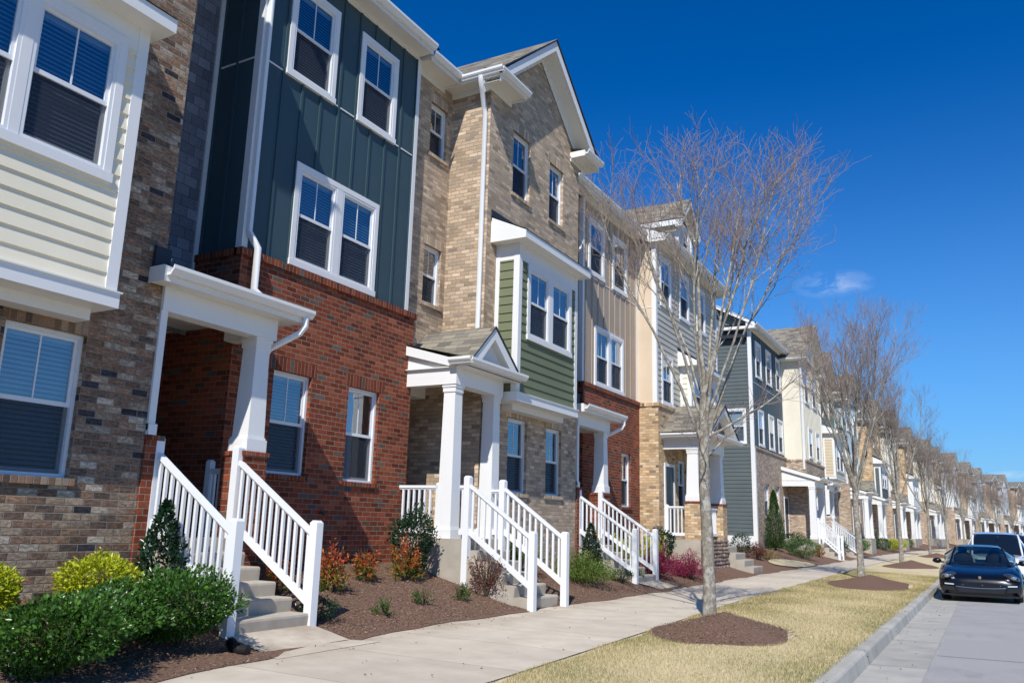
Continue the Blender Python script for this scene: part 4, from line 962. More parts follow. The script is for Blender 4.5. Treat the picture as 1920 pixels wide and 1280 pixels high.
# ---------------------------------------------------------------- the rest of the row
def sided_gable(h, Y0, Y1, px, sid, brick, peak=13.5, zw=10.9, wins3=(), wins2=(), winsg=(), zsol=5.55, back=-19., recx=-9.5, over=.40, blind='full', band=8.7, lap=False, roof=True):
    """projecting house with a siding gable front over a brick base"""
    f = Fr('px', px); yc = (Y0 + Y1) / 2; w = lap_wall if lap else batten_wall
    kw = {} if lap else dict(step=.42, bands=(band,))
    m = MB(); hs = [hole(*q) for q in wins3 + wins2]
    w(m, f, Y0 + .08, Y1 - .08, zsol - .01, zw, sid, hs, **kw)
    zg = lambda y: zw + (peak - zw - .3) * (1 - abs(y - yc) / ((Y1 - Y0) / 2))
    m.poly([(px, Y0, zw), (px, Y1, zw), (px, yc, zg(yc))], sid)
    h.part('siding', m)
    m = MB(); flat_wall(m, Fr('ny', Y0), back, px - .05, zsol - .01, zw, sid); flat_wall(m, Fr('py', Y1), back, px - .05, zsol - .01, zw, sid); m.poly([(back, Y0, .3), (back, Y1, .3), (back, Y1, zw), (back, Y0, zw)], sid); h.part('side_wall', m)
    m = MB(); m.box(px - .11, px + .03, Y0 - .025, Y0 + .09, zsol, zw, 'white_trim'); m.box(px - .11, px + .03, Y1 - .09, Y1 + .025, zsol, zw, 'white_trim'); h.part('corner_trim', m)
    b = Fr('px', px + .06); hg = [hole(*q, 'brick') for q in winsg]; fb = 'brick_' + brick; m = MB()
    flat_wall(m, b, Y0 - .04, Y1 + .04, .3, zsol - .11, fb, hg); flat_wall(m, Fr('ny', Y0 - .04), back, px + .06, .3, zsol - .11, fb); flat_wall(m, Fr('py', Y1 + .04), back, px + .06, .3, zsol - .11, fb)
    m.box(px - 3, px + .10, Y0 - .08, Y1 + .08, zsol - .11, zsol, 'soldier_' + brick)
    for q in hg: reveal(m, b, q, .12, fb); soldier(m, b, q[0] - .08, q[1] + .08, q[3], q[3] + .21, 'soldier_' + brick)
    h.part('wall', m)
    for q in wins3 + wins2: window(h, f, *q, blind=rnd.choice(['full', 'full', 'dim', 'none']), slat=False)
    for q in winsg: window(h, b, *q, style='brick', blind='full', slat=False)
    xf = px + over; yl, yr = Y0 - .36, Y1 + .36; xr = px - 9.
    m = MB()
    for s, ye in ((-1, yl), (1, yr)):
        m.poly([(xf, ye, zw + .1), (xf, yc, peak - .05), (xf, yc, peak - .27), (xf, ye, zw - .12)], 'white_trim'); m.poly([(px, ye, zw - .10), (px, yc, peak - .25), (xf, yc, peak - .25), (xf, ye, zw - .10)], 'soffit')
        a, b_ = (ye, Y0) if s < 0 else (Y1, ye); m.box(px - 6, xf - .02, a, b_, zw - .02, zw, 'soffit'); y = ye if s < 0 else ye - .022; m.box(px - 6, xf - .003, y, y + .022, zw + .003, zw + .14, 'white_trim')
        yi = ye + .85 * -s; a, b_ = min(ye, yi), max(ye, yi); m.box(px + .003, xf + .002, a, b_, zw - .05, zw + .12, 'white_trim')
    h.part('rake_trim', m)
    m = MB()
    for s, ye in ((-1, yl - .07), (1, yr + .07)):
        m.poly([(xf + .03, ye, zw + .13), (xf + .03, yc, peak), (xr, yc, peak), (xr, ye, zw + .13)], 'shingle_roof'); m.poly([(xf + .03, ye, zw + .09), (xf + .03, yc, peak - .045), (xf + .03, yc, peak), (xf + .03, ye, zw + .13)], 'flashing')
    h.part('roof', m)
    g = MB(); gutter_x(g, yl - .001, zw + .0, px - 1.2, xf + .05, -1); h.part('gutter', g)
    downspout(h, [(px - .05, yl, zw + .02), (px - .05, yl + .1, zw - .1), (px - .05, Y0 - .05, zw - .3), (px - .05, Y0 - .05, 5.0)], .09, .07)
    if roof: main_roof(h, px + .1, Y0, Y1, zw + .2, run=7.)
def porch_shed(h, y0, y1, px, wx, zf=1.3, zb=4.0, pitch=.33, ncol=2, brick='rose'):
    m = MB(); xe = px + .30; zw_ = zb + .36 + (xe - wx) * pitch
    m.box(px - .25, px, y0, y1, zb, zb + .30, 'white_trim'); m.box(wx, px - .25, y0, y0 + .22, zb, zb + .30, 'white_trim'); m.box(wx, px - .25, y1 - .22, y1, zb, zb + .30, 'white_trim'); m.box(wx, xe - .03, y0 - .02, y1 + .2, zb + .302, zb + .32, 'soffit')
    for y in (y0 + .01, y1 - .03): m.extr_y([(wx, zb + .32), (px, zb + .32), (px, zb + .40), (wx, zw_ - .02)], y, y + .02, 'white_trim')
    for y in (y0 - .10, y1 + .2): m.extr_y([(wx, zw_ - .16), (xe - .1, zb + .28), (xe, zb + .28), (xe, zb + .44), (wx, zw_ + .04)], y, y + .024, 'white_trim')
    m.box(xe - .025, xe, y0 - .076, y1 + .2, zb + .29, zb + .43, 'white_trim'); h.part('porch_beam', m)
    m = MB(); m.poly([(xe + .03, y0 - .12, zb + .455), (xe + .03, y1 + .24, zb + .455), (wx, y1 + .24, zw_ + .06), (wx, y0 - .12, zw_ + .06)], 'shingle_roof'); h.part('porch_roof', m)
    g = MB(); gutter_y(g, xe + .001, zb + .33, y0 - .1, y1 + .26); h.part('gutter', g)
    for k in range(ncol): column(h, px - .16, y0 + .17 + k * (y1 - y0 - .34) / max(1, ncol - 1), zf, zb, b=.17, t=.15)
    m = MB(); m.box(wx, px + .02, y0 - .04, y1 + .04, .2, zf, 'concrete'); h.part('stoop', m)
# 6: slate end house across the gap
h6 = House('townhouse', 'dark slate clapboard end house with six narrow windows beyond the gap', (-9.5, 44.3, G0))
def house6(h):
    w3 = ((41.74, 42.98, 9.12, 11.0), (44.05, 45.30, 9.13, 11.02), (46.42, 47.62, 9.15, 11.03)); w2 = ((41.85, 43.08, 5.72, 7.58), (44.25, 45.5, 5.73, 7.6), (46.45, 47.7, 5.73, 7.62))
    flat_house(h, 40.6, 47.95, sid='siding_navy', brick='rose', zsol=5.62, zs=11.42, wins3=w3, wins2=w2, winsg=((42.35, 43.5, 2.3, 3.93), (44.75, 45.9, 2.3, 3.93)), notch=None, ey0=40.25, ey1=48.2, by1=48., band=8.8, step=.5, blinds={'3': 'dim', '2': 'full'}, roof=False, sidewall='lap', sholes=(hole(-11.75, -9.76, 5.70, 7.44),), side_mat='siding_slate')
    m = MB(); lap_wall(m, Fr('ny', 40.52), -19, -9.46, 1.40, 5.64, 'siding_slate'); h.part('side_wall', m)
    m = MB(); m.box(-19, -9.44, 40.46, 40.6, .5, 1.40, 'white_trim'); h.part('foundation', m)
    m = MB(); m.box(-9.56, -9.38, 40.44, 40.56, .85, 11.3, 'white_trim'); m.box(-9.42, -9.37, 40.45, 40.66, .85, 5.5, 'white_trim'); h.part('corner_trim', m)
    window(h, Fr('ny', 40.6), -11.75, -9.76, 5.70, 7.44, blind='shade', slat=False, label='wide side window with a pale shade')
    main_roof(h, -9.05, 40.2, 48.2, 11.58, run=6., pitch=.52, ends=((40.6, 'siding_slate'),))
    m = MB(); m.extr_y([(-15., 14.62), (-9.1, 11.42), (-9.1, 11.6), (-15., 14.85)], 40.2, 40.225, 'white_trim'); m.box(-11.3, -9.1, 40.1, 40.58, 11.28, 11.42, 'white_trim'); m.box(-11.2, -9.6, 40.3, 40.58, 10.9, 11.2, 'flashing'); h.part('rake_trim', m)
    porch_shed(h, 46.6, 49.6, -7.75, -9.44, zb=4.02)
    steps(h, -7.73, -6.75, 46.9, 48.0, 1.3, .27, 5)
    for y in (46.88, 48.05): railing(h, (-7.7, y, 1.38), (-6.75, y, .5), foot=(.5, .2), hpost=1.0, zrail=(.1, .9))
    door(h, Fr('px', -9.43), 47.0, 47.95, 1.3, 3.4)
house6(h6)
h7 = House('townhouse', 'ivory gabled townhouse with board-and-batten front next to the slate house', (-8.43, 51., G0))
sided_gable(h7, 48.02, 54., -8.43, 'siding_ivory', 'rose', peak=13.7, zw=11.05, wins3=((48.75, 50.1, 8.75, 10.75), (51.2, 52.5, 8.75, 10.75)), wins2=((49.4, 50.6, 5.7, 7.45), (51.75, 52.95, 5.7, 7.45)), winsg=((50.6, 51.5, 2.3, 3.9), (52.4, 53.2, 2.3, 3.9)))
porch_flat(h7, 54.2, 52.3, brick='rose', px=-7.9)
h8 = House('townhouse', 'sage clapboard gabled townhouse with a pale yellow bay', (-8.55, 57.4, G0))
gable_house(h8, 54.2, 60.2, px=-8.55, brick='rose', peak=13.3, winsg=((55.6, 56.5, 2.3, 3.85), (58, 58.9, 2.3, 3.85)), wins3=((55.2, 56.1, 8.8, 10.4), (57.6, 58.5, 8.8, 10.4)), bay=dict(y0=55.1, y1=59.2, z0=4.9, z1=7.7, bx=-7.9, win=(55.7, 58.6, 5.4, 7.3), sid='siding_sand', slat=False))
def over_siding(h, px, y0, y1, sid, z0=7.9, z1=10.82, wins=()):
    m = MB(); lap_wall(m, Fr('px', px + .01), y0, y1, z0, z1, sid, [hole(*w, 'brick') for w in wins]); h.part('siding', m)
over_siding(h8, -8.55, 54.25, 60.15, 'siding_sage', wins=((55.2, 56.1, 8.8, 10.4), (57.6, 58.5, 8.8, 10.4)))
far = [ # kind, y0, y1, siding, brick, label
 ('sg', 62.6, 68.8, 'siding_ice', 'rose', 'pale blue gabled townhouse with tall lit side wall'),
 ('fl', 70.6, 75.2, 'siding_sage', 'rose', 'sage green board-and-batten townhouse over pale brick behind the second tree'),
 ('bg', 75.4, 81.0, 'siding_slate', 'honey', 'tan brick gabled townhouse with dark grey bay'),
 ('sg', 83.6, 89.6, 'siding_ivory', 'rose', 'cream sided gabled townhouse after the dark grey bay'),
 ('fl', 91.4, 96.2, 'siding_pearl', 'buff', 'pearl grey townhouse with flat eave between two gables'),
 ('bg', 96.4, 102.2, 'siding_white', 'honey', 'honey brick gabled townhouse with white bay'),
 ('fl', 104.2, 109., 'siding_white', 'rose', 'white sided townhouse over a pale brick base'),
 ('sg', 109.2, 115., 'siding_ivory', 'rose', 'ivory sided gabled townhouse far down the row'),
 ('bg', 117., 122.6, 'siding_sand', 'buff', 'buff brick gable with sand coloured bay far down the row'),
 ('fl', 124.6, 129.4, 'siding_pearl', 'buff', 'pearl grey townhouse with flat eave far down the row'),
 ('sg', 129.6, 135.4, 'siding_white', 'rose', 'white gabled townhouse far down the row'),
 ('fl', 137.2, 142.2, 'siding_ice', 'buff', 'pale blue flat-eaved townhouse near the bend'),
 ('bg', 142.4, 148.4, 'siding_pearl', 'buff', 'buff brick gable with pearl bay near the bend'),
 ('sg', 150.4, 156.4, 'siding_mist', 'rose', 'misty blue gabled townhouse at the bend'),
 ('fl', 158.4, 163.4, 'siding_white', 'red', 'white flat-eaved townhouse at the bend'),
 ('bg', 163.6, 169.6, 'siding_sand', 'rose', 'pink brick gable past the bend'),
 ('sg', 171.6, 177.6, 'siding_white', 'buff', 'white gabled house past the bend, half hidden by trees'),
 ('fl', 179.6, 185., 'siding_stone', 'red', 'stone grey townhouse past the bend'),
 ('bg', 185.2, 191., 'siding_white', 'buff', 'buff brick gable beyond the parked white car'),
 ('sg', 193., 199., 'siding_ivory', 'rose', 'ivory gabled house beyond the parked cars'),
 ('fl', 201., 206., 'siding_pearl', 'red', 'pearl sided house over red brick beyond the parked cars'),
 ('sg', 206.2, 212.2, 'siding_mist', 'rose', 'misty blue gabled house at the right edge'),
 ('bg', 214., 220., 'siding_sand', 'rose', 'pink brick gable at the right edge'),
 ('sg', 222., 228., 'siding_white', 'rose', 'farthest white gabled house at the right edge'),
 ('bg', 230., 236., 'siding_stone', 'red', 'farthest red brick house at the right edge'),
]
for kind, a, b, sid, brk, lab in far:
    px = {'sg': -8.2 if a < 70 else -7.9, 'fl': -9.5, 'bg': -8.1}[kind]; c = (a + b) / 2; w = b - a; hh = House('townhouse', lab, (px, c, G0))
    dz = rnd.uniform(-.15, .25) - (.35 if a > 100 else 0) - (.5 if a > 150 else 0)
    if kind == 'sg':
        sided_gable(hh, a, b, px, sid, brk, peak=13.4 + dz, zw=10.9 + dz, wins3=((a + .8, a + 2., 8.8, 10.5), (b - 2.3, b - 1.1, 8.8, 10.5)), wins2=((a + .9, a + 2.1, 5.7, 7.4), (b - 2.4, b - 1.2, 5.7, 7.4)), winsg=((b - 2.2, b - 1.3, 2.3, 3.85),), lap=rnd.random() < .4)
        porch_gable(hh, a + .3, a + 2.5, -7.0, px + .06, zb=4.0, cols=(0., 1.)); m = MB(); m.box(px + .06, -6.95, a + .2, a + 2.6, .2, 1.3, 'concrete'); hh.part('stoop', m); door(hh, Fr('px', px + .065), a + .9, a + 1.8, 1.3, 3.4)
    elif kind == 'fl':
        flat_house(hh, a, b, sid=sid, brick=brk, zs=11. + dz, wins3=((a + .5, a + 1.7, 8.76, 10.5), (a + 2.6, a + 3.8, 8.76, 10.5)), dbl=(a + .9, a + 3.2, 5.6, 7.4), winsg=((a + .9, a + 1.75, 2.3, 3.85), (a + 2.8, a + 3.6, 2.3, 3.85)), blinds={'3': rnd.choice(['full', 'none']), 'd': 'full'}, step=.55)
        porch_shed(hh, a - 1.85, a + .3, -8.1, -9.42, zb=4.0, brick=brk)
    else:
        gable_house(hh, a, b, px=px, brick=brk, peak=13.2 + dz, rec=None, winsg=((a + 1.2, a + 2.05, 2.3, 3.85), (b - 1.7, b - .9, 2.3, 3.85)), wins3=((a + 1.1, a + 1.95, 8.8, 10.35), (b - 1.9, b - 1.1, 8.8, 10.35)), bay=dict(y0=a + .5, y1=b - 1., z0=4.1, z1=7.4, bx=px + .5, win=(a + 1.2, b - 1.7, 5.4, 7.05), sid=sid, slat=False))
        porch_shed(hh, a - 1.6, a + .4, -7.4, -9.5, zb=4.0, brick=brk)
# ---------------------------------------------------------------- bare street trees
def make_tree(seed, H, zfork, r0, nlimb, spread, extra=(), dens=1., t1=.32, lr=1.):
    q = random.Random(seed); tr, tw = MB(), MB()
    def path(p, d, length, n, rad0, rad1, trop, wob):
        pts, rad, dirs = [Vector(p)], [rad0], [Vector(d).normalized()]; d = Vector(d).normalized()
        for i in range(n):
            d = (d + Vector((q.gauss(0, wob), q.gauss(0, wob), q.gauss(0, wob) * .6)) + Vector((0, 0, trop))).normalized()
            pts.append(pts[-1] + d * (length / n)); t = (i + 1) / n; rad.append(rad0 + (rad1 - rad0) * t); dirs.append(d.copy())
        return pts, rad, dirs
    def side_dir(d, ang, az):
        a = d.orthogonal().normalized(); b = d.cross(a)
        return (d * math.cos(ang) + (a * math.cos(az) + b * math.sin(az)) * math.sin(ang)).normalized()
    def grow(p, d, length, rad, lev):
        n = {1: 9, 2: 6, 3: 4, 4: 3}[lev]; wob = {1: .07, 2: .10, 3: .14, 4: .2}[lev]; trop = {1: .045, 2: .055, 3: .05, 4: .03}[lev]
        pts, rads, dirs = path(p, d, length, n, rad, max(rad * .22, .0022), trop, wob)
        (tr if lev <= 2 else tw).tube(pts, rads, 'bark' if lev <= 2 else 'twig', k={1: 7, 2: 5, 3: 3, 4: 3}[lev], caps=False)
        if lev == 4: return
        cnt = {1: int(length * 2.2 * dens), 2: int((3 + length * 3.6) * dens), 3: int((2 + length * 7) * dens)}[lev]; az = q.uniform(0, 6.28)
        t0 = {1: t1, 2: .30, 3: .2}[lev]
        for i in range(cnt):
            t = t0 + (1 - t0) * (i + q.uniform(.1, .9)) / cnt; x = t * n; k = min(int(x), n - 1); pp = pts[k].lerp(pts[k + 1], x - k); az += 2.4 + q.uniform(-.5, .5)
            ang = q.uniform(.42, .75) if lev < 3 else q.uniform(.4, .9)
            dd = side_dir(dirs[k], ang, az); dd = (dd + Vector((0, 0, .22))).normalized()
            ln = {1: (H * .27) * (1.15 - t * .75), 2: .85 * (1.15 - t * .6), 3: .42 * (1.1 - t * .5)}[lev] * q.uniform(.6, 1.2)
            rr = rads[k] * {1: .5, 2: .5, 3: .6}[lev]
            grow(pp, dd, ln, max(rr, {1: .010, 2: .0042, 3: .0026}[lev]), lev + 1)
    # trunk with a slight lean and root flare
    tp = [(0, 0, -.12), (.0, 0, .05), (.005, -.01, .5), (.0, .0, 1.2), (-.03, .02, 2.0), (-.02, .01, zfork), (.0, .03, zfork + .7)]
    tr.tube(tp, [r0 * 1.7, r0 * 1.25, r0 * 1.03, r0, r0 * .93, r0 * .90, r0 * .5], 'bark', k=14, caps=False)
    for i in range(nlimb):
        az = 6.283 * i / nlimb * 1.0 + q.uniform(-.25, .25); inc = spread * q.uniform(.55, 1.2); z = zfork - .35 + .95 * (i * .618 % 1.)
        d = Vector((math.cos(az) * math.sin(inc), math.sin(az) * math.sin(inc), math.cos(inc)))
        grow((0, 0.02, z), d, (H - z) * q.uniform(.82, 1.02) / max(.8, math.cos(inc * .6)), r0 * q.uniform(.40, .56) * lr, 1)
    grow((0, .03, zfork + .5), (q.uniform(-.1, .1), q.uniform(-.1, .1), 1), H - zfork - .6, r0 * .5, 1)
    for (z, d, ln, rr) in extra: grow((0, 0, z), d, ln, rr, 2)
    return tr, tw
def plant_tree(x, y, rz, sc, meshes, label):
    wx, wy, a = warp(x, y); e = empty('street_tree', (wx, wy, tz(x)), rz); e.scale = (sc, sc, sc); tag(e, label, 'tree', 'bare trees along the kerb strip')
    for nm, me in meshes:
        o = bpy.data.objects.new(nm, me); COL.objects.link(o); o.parent = e
    return e
def tree_mesh(*a, **k):
    tr, tw = make_tree(*a, **k); res = []
    for nm, m in (('trunk', tr), ('crown', tw)):
        o = m.build(nm); res.append((nm, o.data)); bpy.data.objects.remove(o)
    return res
TA = tree_mesh(11, 7.25, 2.85, .088, 10, .40, t1=.42, dens=.98, lr=.72, extra=((2.30, (-.5, -.9, .25), 1.3, .014), (2.45, (.75, .6, .35), 1.7, .022), (2.75, (.95, -.2, .5), 2.0, .026)))
TB = tree_mesh(29, 8.6, 2.9, .102, 9, .43, dens=1.05)
TC = tree_mesh(47, 8.9, 3.0, .10, 8, .40, dens=1.0)
plant_tree(-3.94, 13.57, 0.75, 1.05, TA, 'bare young tree nearest the camera with lichen on its pale trunk')
plant_tree(-3.69, 29.95, .6, 1., TB, 'second bare tree along the kerb, its trunk against the ivory house')
plant_tree(-3.95, 48.1, 2.1, 1.04, TC, 'third bare tree, standing left of the parked black car')
plant_tree(-3.8, 68.9, 3.9, .98, TC, 'fourth bare tree, just left of the mirror of the black car')
for k, (y, s, lb) in enumerate(((86, 1., 'fifth bare tree, in front of the cream gabled house'), (103, .95, 'sixth bare tree, in front of the honey brick gable'), (120, 1., 'seventh bare tree, far down the kerb'), (137, .95, 'eighth bare tree, near the bend'), (153, 1., 'ninth bare tree, at the bend'), (170, 1., 'last bare tree in sight past the bend'))):
    plant_tree(-3.8, y, 1.1 * k + .4, s, TC if k % 2 else TB, lb)
# ---------------------------------------------------------------- leaves
nr = np.random.default_rng(5)
def leaf_mesh(name, P, D, size, aspect, mat, tint, cup=.25):
    """P positions, D axis directions; each leaf is a folded four-vertex diamond"""
    n = len(P); D = D / np.linalg.norm(D, axis=1)[:, None]; rv = nr.normal(size=(n, 3)); S = np.cross(D, rv); S /= np.linalg.norm(S, axis=1)[:, None] + 1e-9; U = np.cross(S, D)
    s = (size * nr.uniform(.6, 1.25, n))[:, None]; w = s * aspect
    V = np.stack([P, P + D * s * .45 + S * w * .5 + U * s * cup * .4, P + D * s, P + D * s * .45 - S * w * .5 + U * s * cup * .4], 1).reshape(-1, 3)
    i = np.arange(n) * 4; F = np.stack([np.stack([i, i + 1, i + 2], 1), np.stack([i, i + 2, i + 3], 1)], 1).reshape(-1, 3)
    me = bpy.data.meshes.new(name); me.vertices.add(len(V)); me.vertices.foreach_set('co', V.astype(np.float32).ravel())
    me.loops.add(F.size); me.loops.foreach_set('vertex_index', F.astype(np.int32).ravel()); me.polygons.add(len(F)); me.polygons.foreach_set('loop_start', np.arange(0, F.size, 3, dtype=np.int32)); me.polygons.foreach_set('loop_total', np.full(len(F), 3, np.int32))
    at = me.attributes.new('tint', 'FLOAT', 'POINT'); at.data.foreach_set('value', np.repeat(tint, 4).astype(np.float32))
    me.materials.append(MATS[mat]); me.update(); me.validate(); o = bpy.data.objects.new(name, me); COL.objects.link(o); return o
def lumps(n, k=9):
    return nr.normal(size=(k, 3))
def shrub(label, cat, x, y, rx, ry, h, n, size, mat, form='ball', aspect=.5, up=.25, group=None, z=None, stems=7, lo=.0, name='shrub', gap=.35):
    wx, wy, _ = warp(x, y); e = empty(name, (wx, wy, tz(x) if z is None else z)); tag(e, label, cat, group)
    d = nr.normal(size=(n, 3)); d /= np.linalg.norm(d, axis=1)[:, None]
    K = nr.normal(size=(14, 3)); K /= np.linalg.norm(K, axis=1)[:, None]; bump = (np.maximum(0, d @ K.T) ** 10).max(1)
    r = (.70 + .32 * bump) * (1 - nr.random(n) ** 2.2 * gap)
    if form == 'ball':
        T = nr.normal(size=(46, 3)); T[:, 2] = np.abs(T[:, 2]) + .1; T /= np.linalg.norm(T, axis=1)[:, None]; near_ = (d @ T.T).max(1); r = r * np.where(near_ > .975, 1 + .26 * nr.random(n), 1.)
        P = d * r[:, None]; P[:, 2] = P[:, 2] * .5 + .5; P = P * np.array([rx, ry, h])
        keep = P[:, 2] > lo * h; P, d = P[keep], d[keep]
    elif form == 'cone':
        t = nr.random(n) ** 1.35; a = nr.random(n) * 6.283; prof = np.minimum(1, .55 + t * 2.2) * (1 - t) ** .72
        rr = prof * (1 - nr.random(n) ** 2 * .55) * (.85 + .25 * np.sin(a * 3 + t * 9) * np.sin(t * 23 + a))
        P = np.stack([np.cos(a) * rr * rx, np.sin(a) * rr * ry, .04 * h + t * h * .96], 1); d = np.stack([np.cos(a), np.sin(a), .55 + 0 * a], 1)
    elif form == 'sprays':   # leaves gathered on many shoots
        ns = max(6, n // 26); sd = nr.normal(size=(ns, 3)); sd[:, 2] = np.abs(sd[:, 2]) * .9 + .35; sd /= np.linalg.norm(sd, axis=1)[:, None]
        t = .25 + .75 * nr.random(n) ** .6; k = nr.integers(0, ns, n); ln = nr.uniform(.65, 1.05, ns)
        P = sd[k] * (t * ln[k])[:, None] * np.array([rx, ry, h]) * np.array([1.1, 1.1, 1.05]) + nr.normal(size=(n, 3)) * np.array([rx, ry, h * .6]) * .06; P[:, 2] = np.maximum(P[:, 2], .03); d = sd[k] + nr.normal(size=(n, 3)) * .6
    D = d + nr.normal(size=d.shape) * .75; D[:, 2] += up
    depth = np.linalg.norm(P * np.array([1 / rx, 1 / ry, 1 / h]), axis=1)
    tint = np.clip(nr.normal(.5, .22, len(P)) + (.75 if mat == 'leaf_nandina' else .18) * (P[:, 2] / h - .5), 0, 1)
    f = leaf_mesh('foliage', P, D, np.full(len(P), size), aspect, mat, tint); f.parent = e
    m = MB()
    for k in range(stems):
        a = 6.283 * k / stems + nr.uniform(-.3, .3); q = nr.uniform(.3, .75)
        m.tube([(0, 0, -.05), (math.cos(a) * rx * q * .35, math.sin(a) * ry * q * .35, h * .35), (math.cos(a) * rx * q, math.sin(a) * ry * q, h * (.92 if form != 'cone' else .5))], [.012, .009, .003], 'stem', k=4, caps=False)
    s = m.build('stem'); s.parent = e
    return e
m_leaf('leaf_green', [(.014, .048, .008), (.05, .13, .018), (.12, .26, .04)], .28); m_leaf('leaf_dark', [(.006, .02, .008), (.015, .045, .017), (.03, .075, .028)], .28, .12)
m_leaf('leaf_yellow', [(.16, .22, .01), (.42, .46, .014), (.64, .65, .03)], .45); m_leaf('leaf_lime', [(.05, .10, .012), (.12, .19, .025), (.20, .27, .05)], .45); m_leaf('leaf_fresh', [(.02, .07, .012), (.045, .14, .02), (.09, .21, .035)], .42)
m_leaf('leaf_nandina', [(.04, .12, .018), (.11, .18, .02), (.26, .20, .025), (.46, .13, .03), (.50, .06, .028), (.52, .16, .04), (.34, .035, .022)], .45); m_leaf('leaf_magenta', [(.10, .012, .03), (.30, .018, .075), (.42, .035, .12)], .5); m_leaf('leaf_brown', [(.06, .05, .025), (.16, .07, .05), (.30, .05, .055)], .6)
m_leaf('leaf_cedar', [(.014, .04, .006), (.04, .095, .010), (.075, .15, .018)], .5, .12); m_leaf('leaf_dry', [(.20, .15, .06), (.34, .26, .11), (.16, .15, .05)], .7)
# beside the first flight of steps
SH = shrub
SH('glossy green shrub at the foot of the first stair railing', 'shrub', -7.12, 6.03, .60, .50, .72, 9500, .048, 'leaf_green', aspect=.52)
SH('glossy green shrub in the bottom left corner of the bed', 'shrub', -6.82, 4.55, .58, .56, .70, 9500, .048, 'leaf_green', aspect=.52)
SH('glossy green shrub between its two neighbours near the cream house', 'shrub', -7.2, 5.28, .50, .48, .62, 7600, .048, 'leaf_green', aspect=.52)
SH('yellow leaved shrub against the mixed brick wall', 'shrub', -8.05, 5.75, .40, .40, .62, 5200, .052, 'leaf_yellow', 'ball', aspect=.40)
SH('yellow leaved shrub cut by the left edge', 'shrub', -8.05, 4.55, .42, .40, .60, 5200, .052, 'leaf_yellow', 'ball', aspect=.40)
SH('upright dark holly beside the first stair railing', 'shrub', -8.02, 6.45, .40, .38, 1.18, 3400, .055, 'leaf_dark', 'cone', aspect=.55)
SH('small dark shrub right of the first steps', 'shrub', -7.35, 8.32, .26, .24, .26, 900, .035, 'leaf_dark')
SH('red and green shrub behind the first right-hand railing', 'shrub', -8.25, 8.55, .30, .30, .58, 900, .05, 'leaf_nandina', 'sprays', aspect=.34)
for k, (x, y, s, lb) in enumerate(((-8.16, 9.46, 1., 'red leaved nandina nearest the first steps'), (-8.5, 10.62, .82, 'small red nandina under the red brick windows'), (-8.42, 11.55, 1.1, 'orange and red nandina beside the dark holly'))):
    SH(lb, 'shrub', x, y, .28 * s, .28 * s, .66 * s, int(1150 * s), .062, 'leaf_nandina', 'sprays', aspect=.34, group='nandinas below the red brick wall')
SH('dark green holly at the corner of the concrete stoop', 'shrub', -8.62, 12.02, .42, .40, 1.12, 3800, .055, 'leaf_dark', 'ball', aspect=.55)
for x, y, lb in ((-7.21, 9.48, 'lowest of three tiny azaleas in the mulch'), (-7.42, 10.67, 'middle one of three tiny azaleas in the mulch'), (-7.42, 11.72, 'tiny azalea nearest the second steps')):
    SH(lb, 'shrub', x, y, .20, .19, .27, 420, .032, 'leaf_brown' if False else 'leaf_green', 'sprays', group='tiny shrubs in the mulch')
SH('sparse reddish rose bush in front of the second steps', 'shrub', -7.45, 12.55, .42, .38, .72, 1700, .040, 'leaf_brown', 'sprays', stems=16)
SH('bright green spreading shrub right of the second steps', 'shrub', -7.55, 16.7, .85, .75, .66, 6000, .045, 'leaf_lime', 'sprays', aspect=.45)
SH('bright green shrub behind the second railing', 'shrub', -8.3, 15.3, .55, .55, .85, 3200, .045, 'leaf_lime', 'sprays', aspect=.45)
SH('narrow dark holly in front of the third stair railing', 'shrub', -8.2, 18.6, .36, .36, 1.05, 2400, .055, 'leaf_dark', 'cone', aspect=.55)
SH('low dark shrub at the edge of the third bed', 'shrub', -7.34, 18.4, .26, .26, .30, 700, .038, 'leaf_dark'); SH('low olive shrub at the foot of the third railing', 'shrub', -7.38, 19.3, .30, .26, .30, 700, .038, 'leaf_lime', 'sprays')
SH('yellow shrub behind the third stair railing', 'shrub', -8.55, 21.6, .5, .5, .85, 1800, .06, 'leaf_yellow', 'sprays', aspect=.4); SH('yellow shrub left of the beige brick corner', 'shrub', -8.5, 23.6, .48, .45, .85, 1800, .06, 'leaf_yellow', 'sprays', aspect=.4)
SH('dark holly under the beige corner', 'shrub', -8.42, 24.35, .42, .42, .95, 2200, .06, 'leaf_dark', aspect=.55)
SH('magenta loropetalum right of the third railing', 'shrub', -7.35, 20.9, .62, .55, .82, 3600, .05, 'leaf_magenta', 'sprays', aspect=.4); SH('magenta loropetalum left of the first tree trunk', 'shrub', -7.02, 22.5, .62, .55, .76, 3600, .05, 'leaf_magenta', 'sprays', aspect=.4)
SH('dark shrub beside the white foundation', 'shrub', -8.4, 33.4, .45, .5, .85, 1500, .06, 'leaf_dark'); SH('brownish shrub beside the dark one past the stone steps', 'shrub', -7.9, 33.9, .45, .5, .75, 1300, .06, 'leaf_brown', 'sprays'); SH('dry tan grass clump past the stone steps', 'grass clump', -7.75, 35.2, .6, .7, .5, 1300, .09, 'leaf_dry', 'sprays', aspect=.12)
SH('tall cone-shaped evergreen in front of the slate house', 'conifer', -8.75, 41.2, .62, .60, 2.75, 9000, .075, 'leaf_cedar', 'cone', aspect=.35, up=.6, name='conifer')
SH('round bright green shrub below the conifer', 'shrub', -7.55, 41.2, .80, .80, .98, 4200, .07, 'leaf_fresh', aspect=.3); SH('dark clipped shrub behind the round bright one', 'shrub', -8.5, 43.9, .6, .8, .95, 2000, .07, 'leaf_dark')
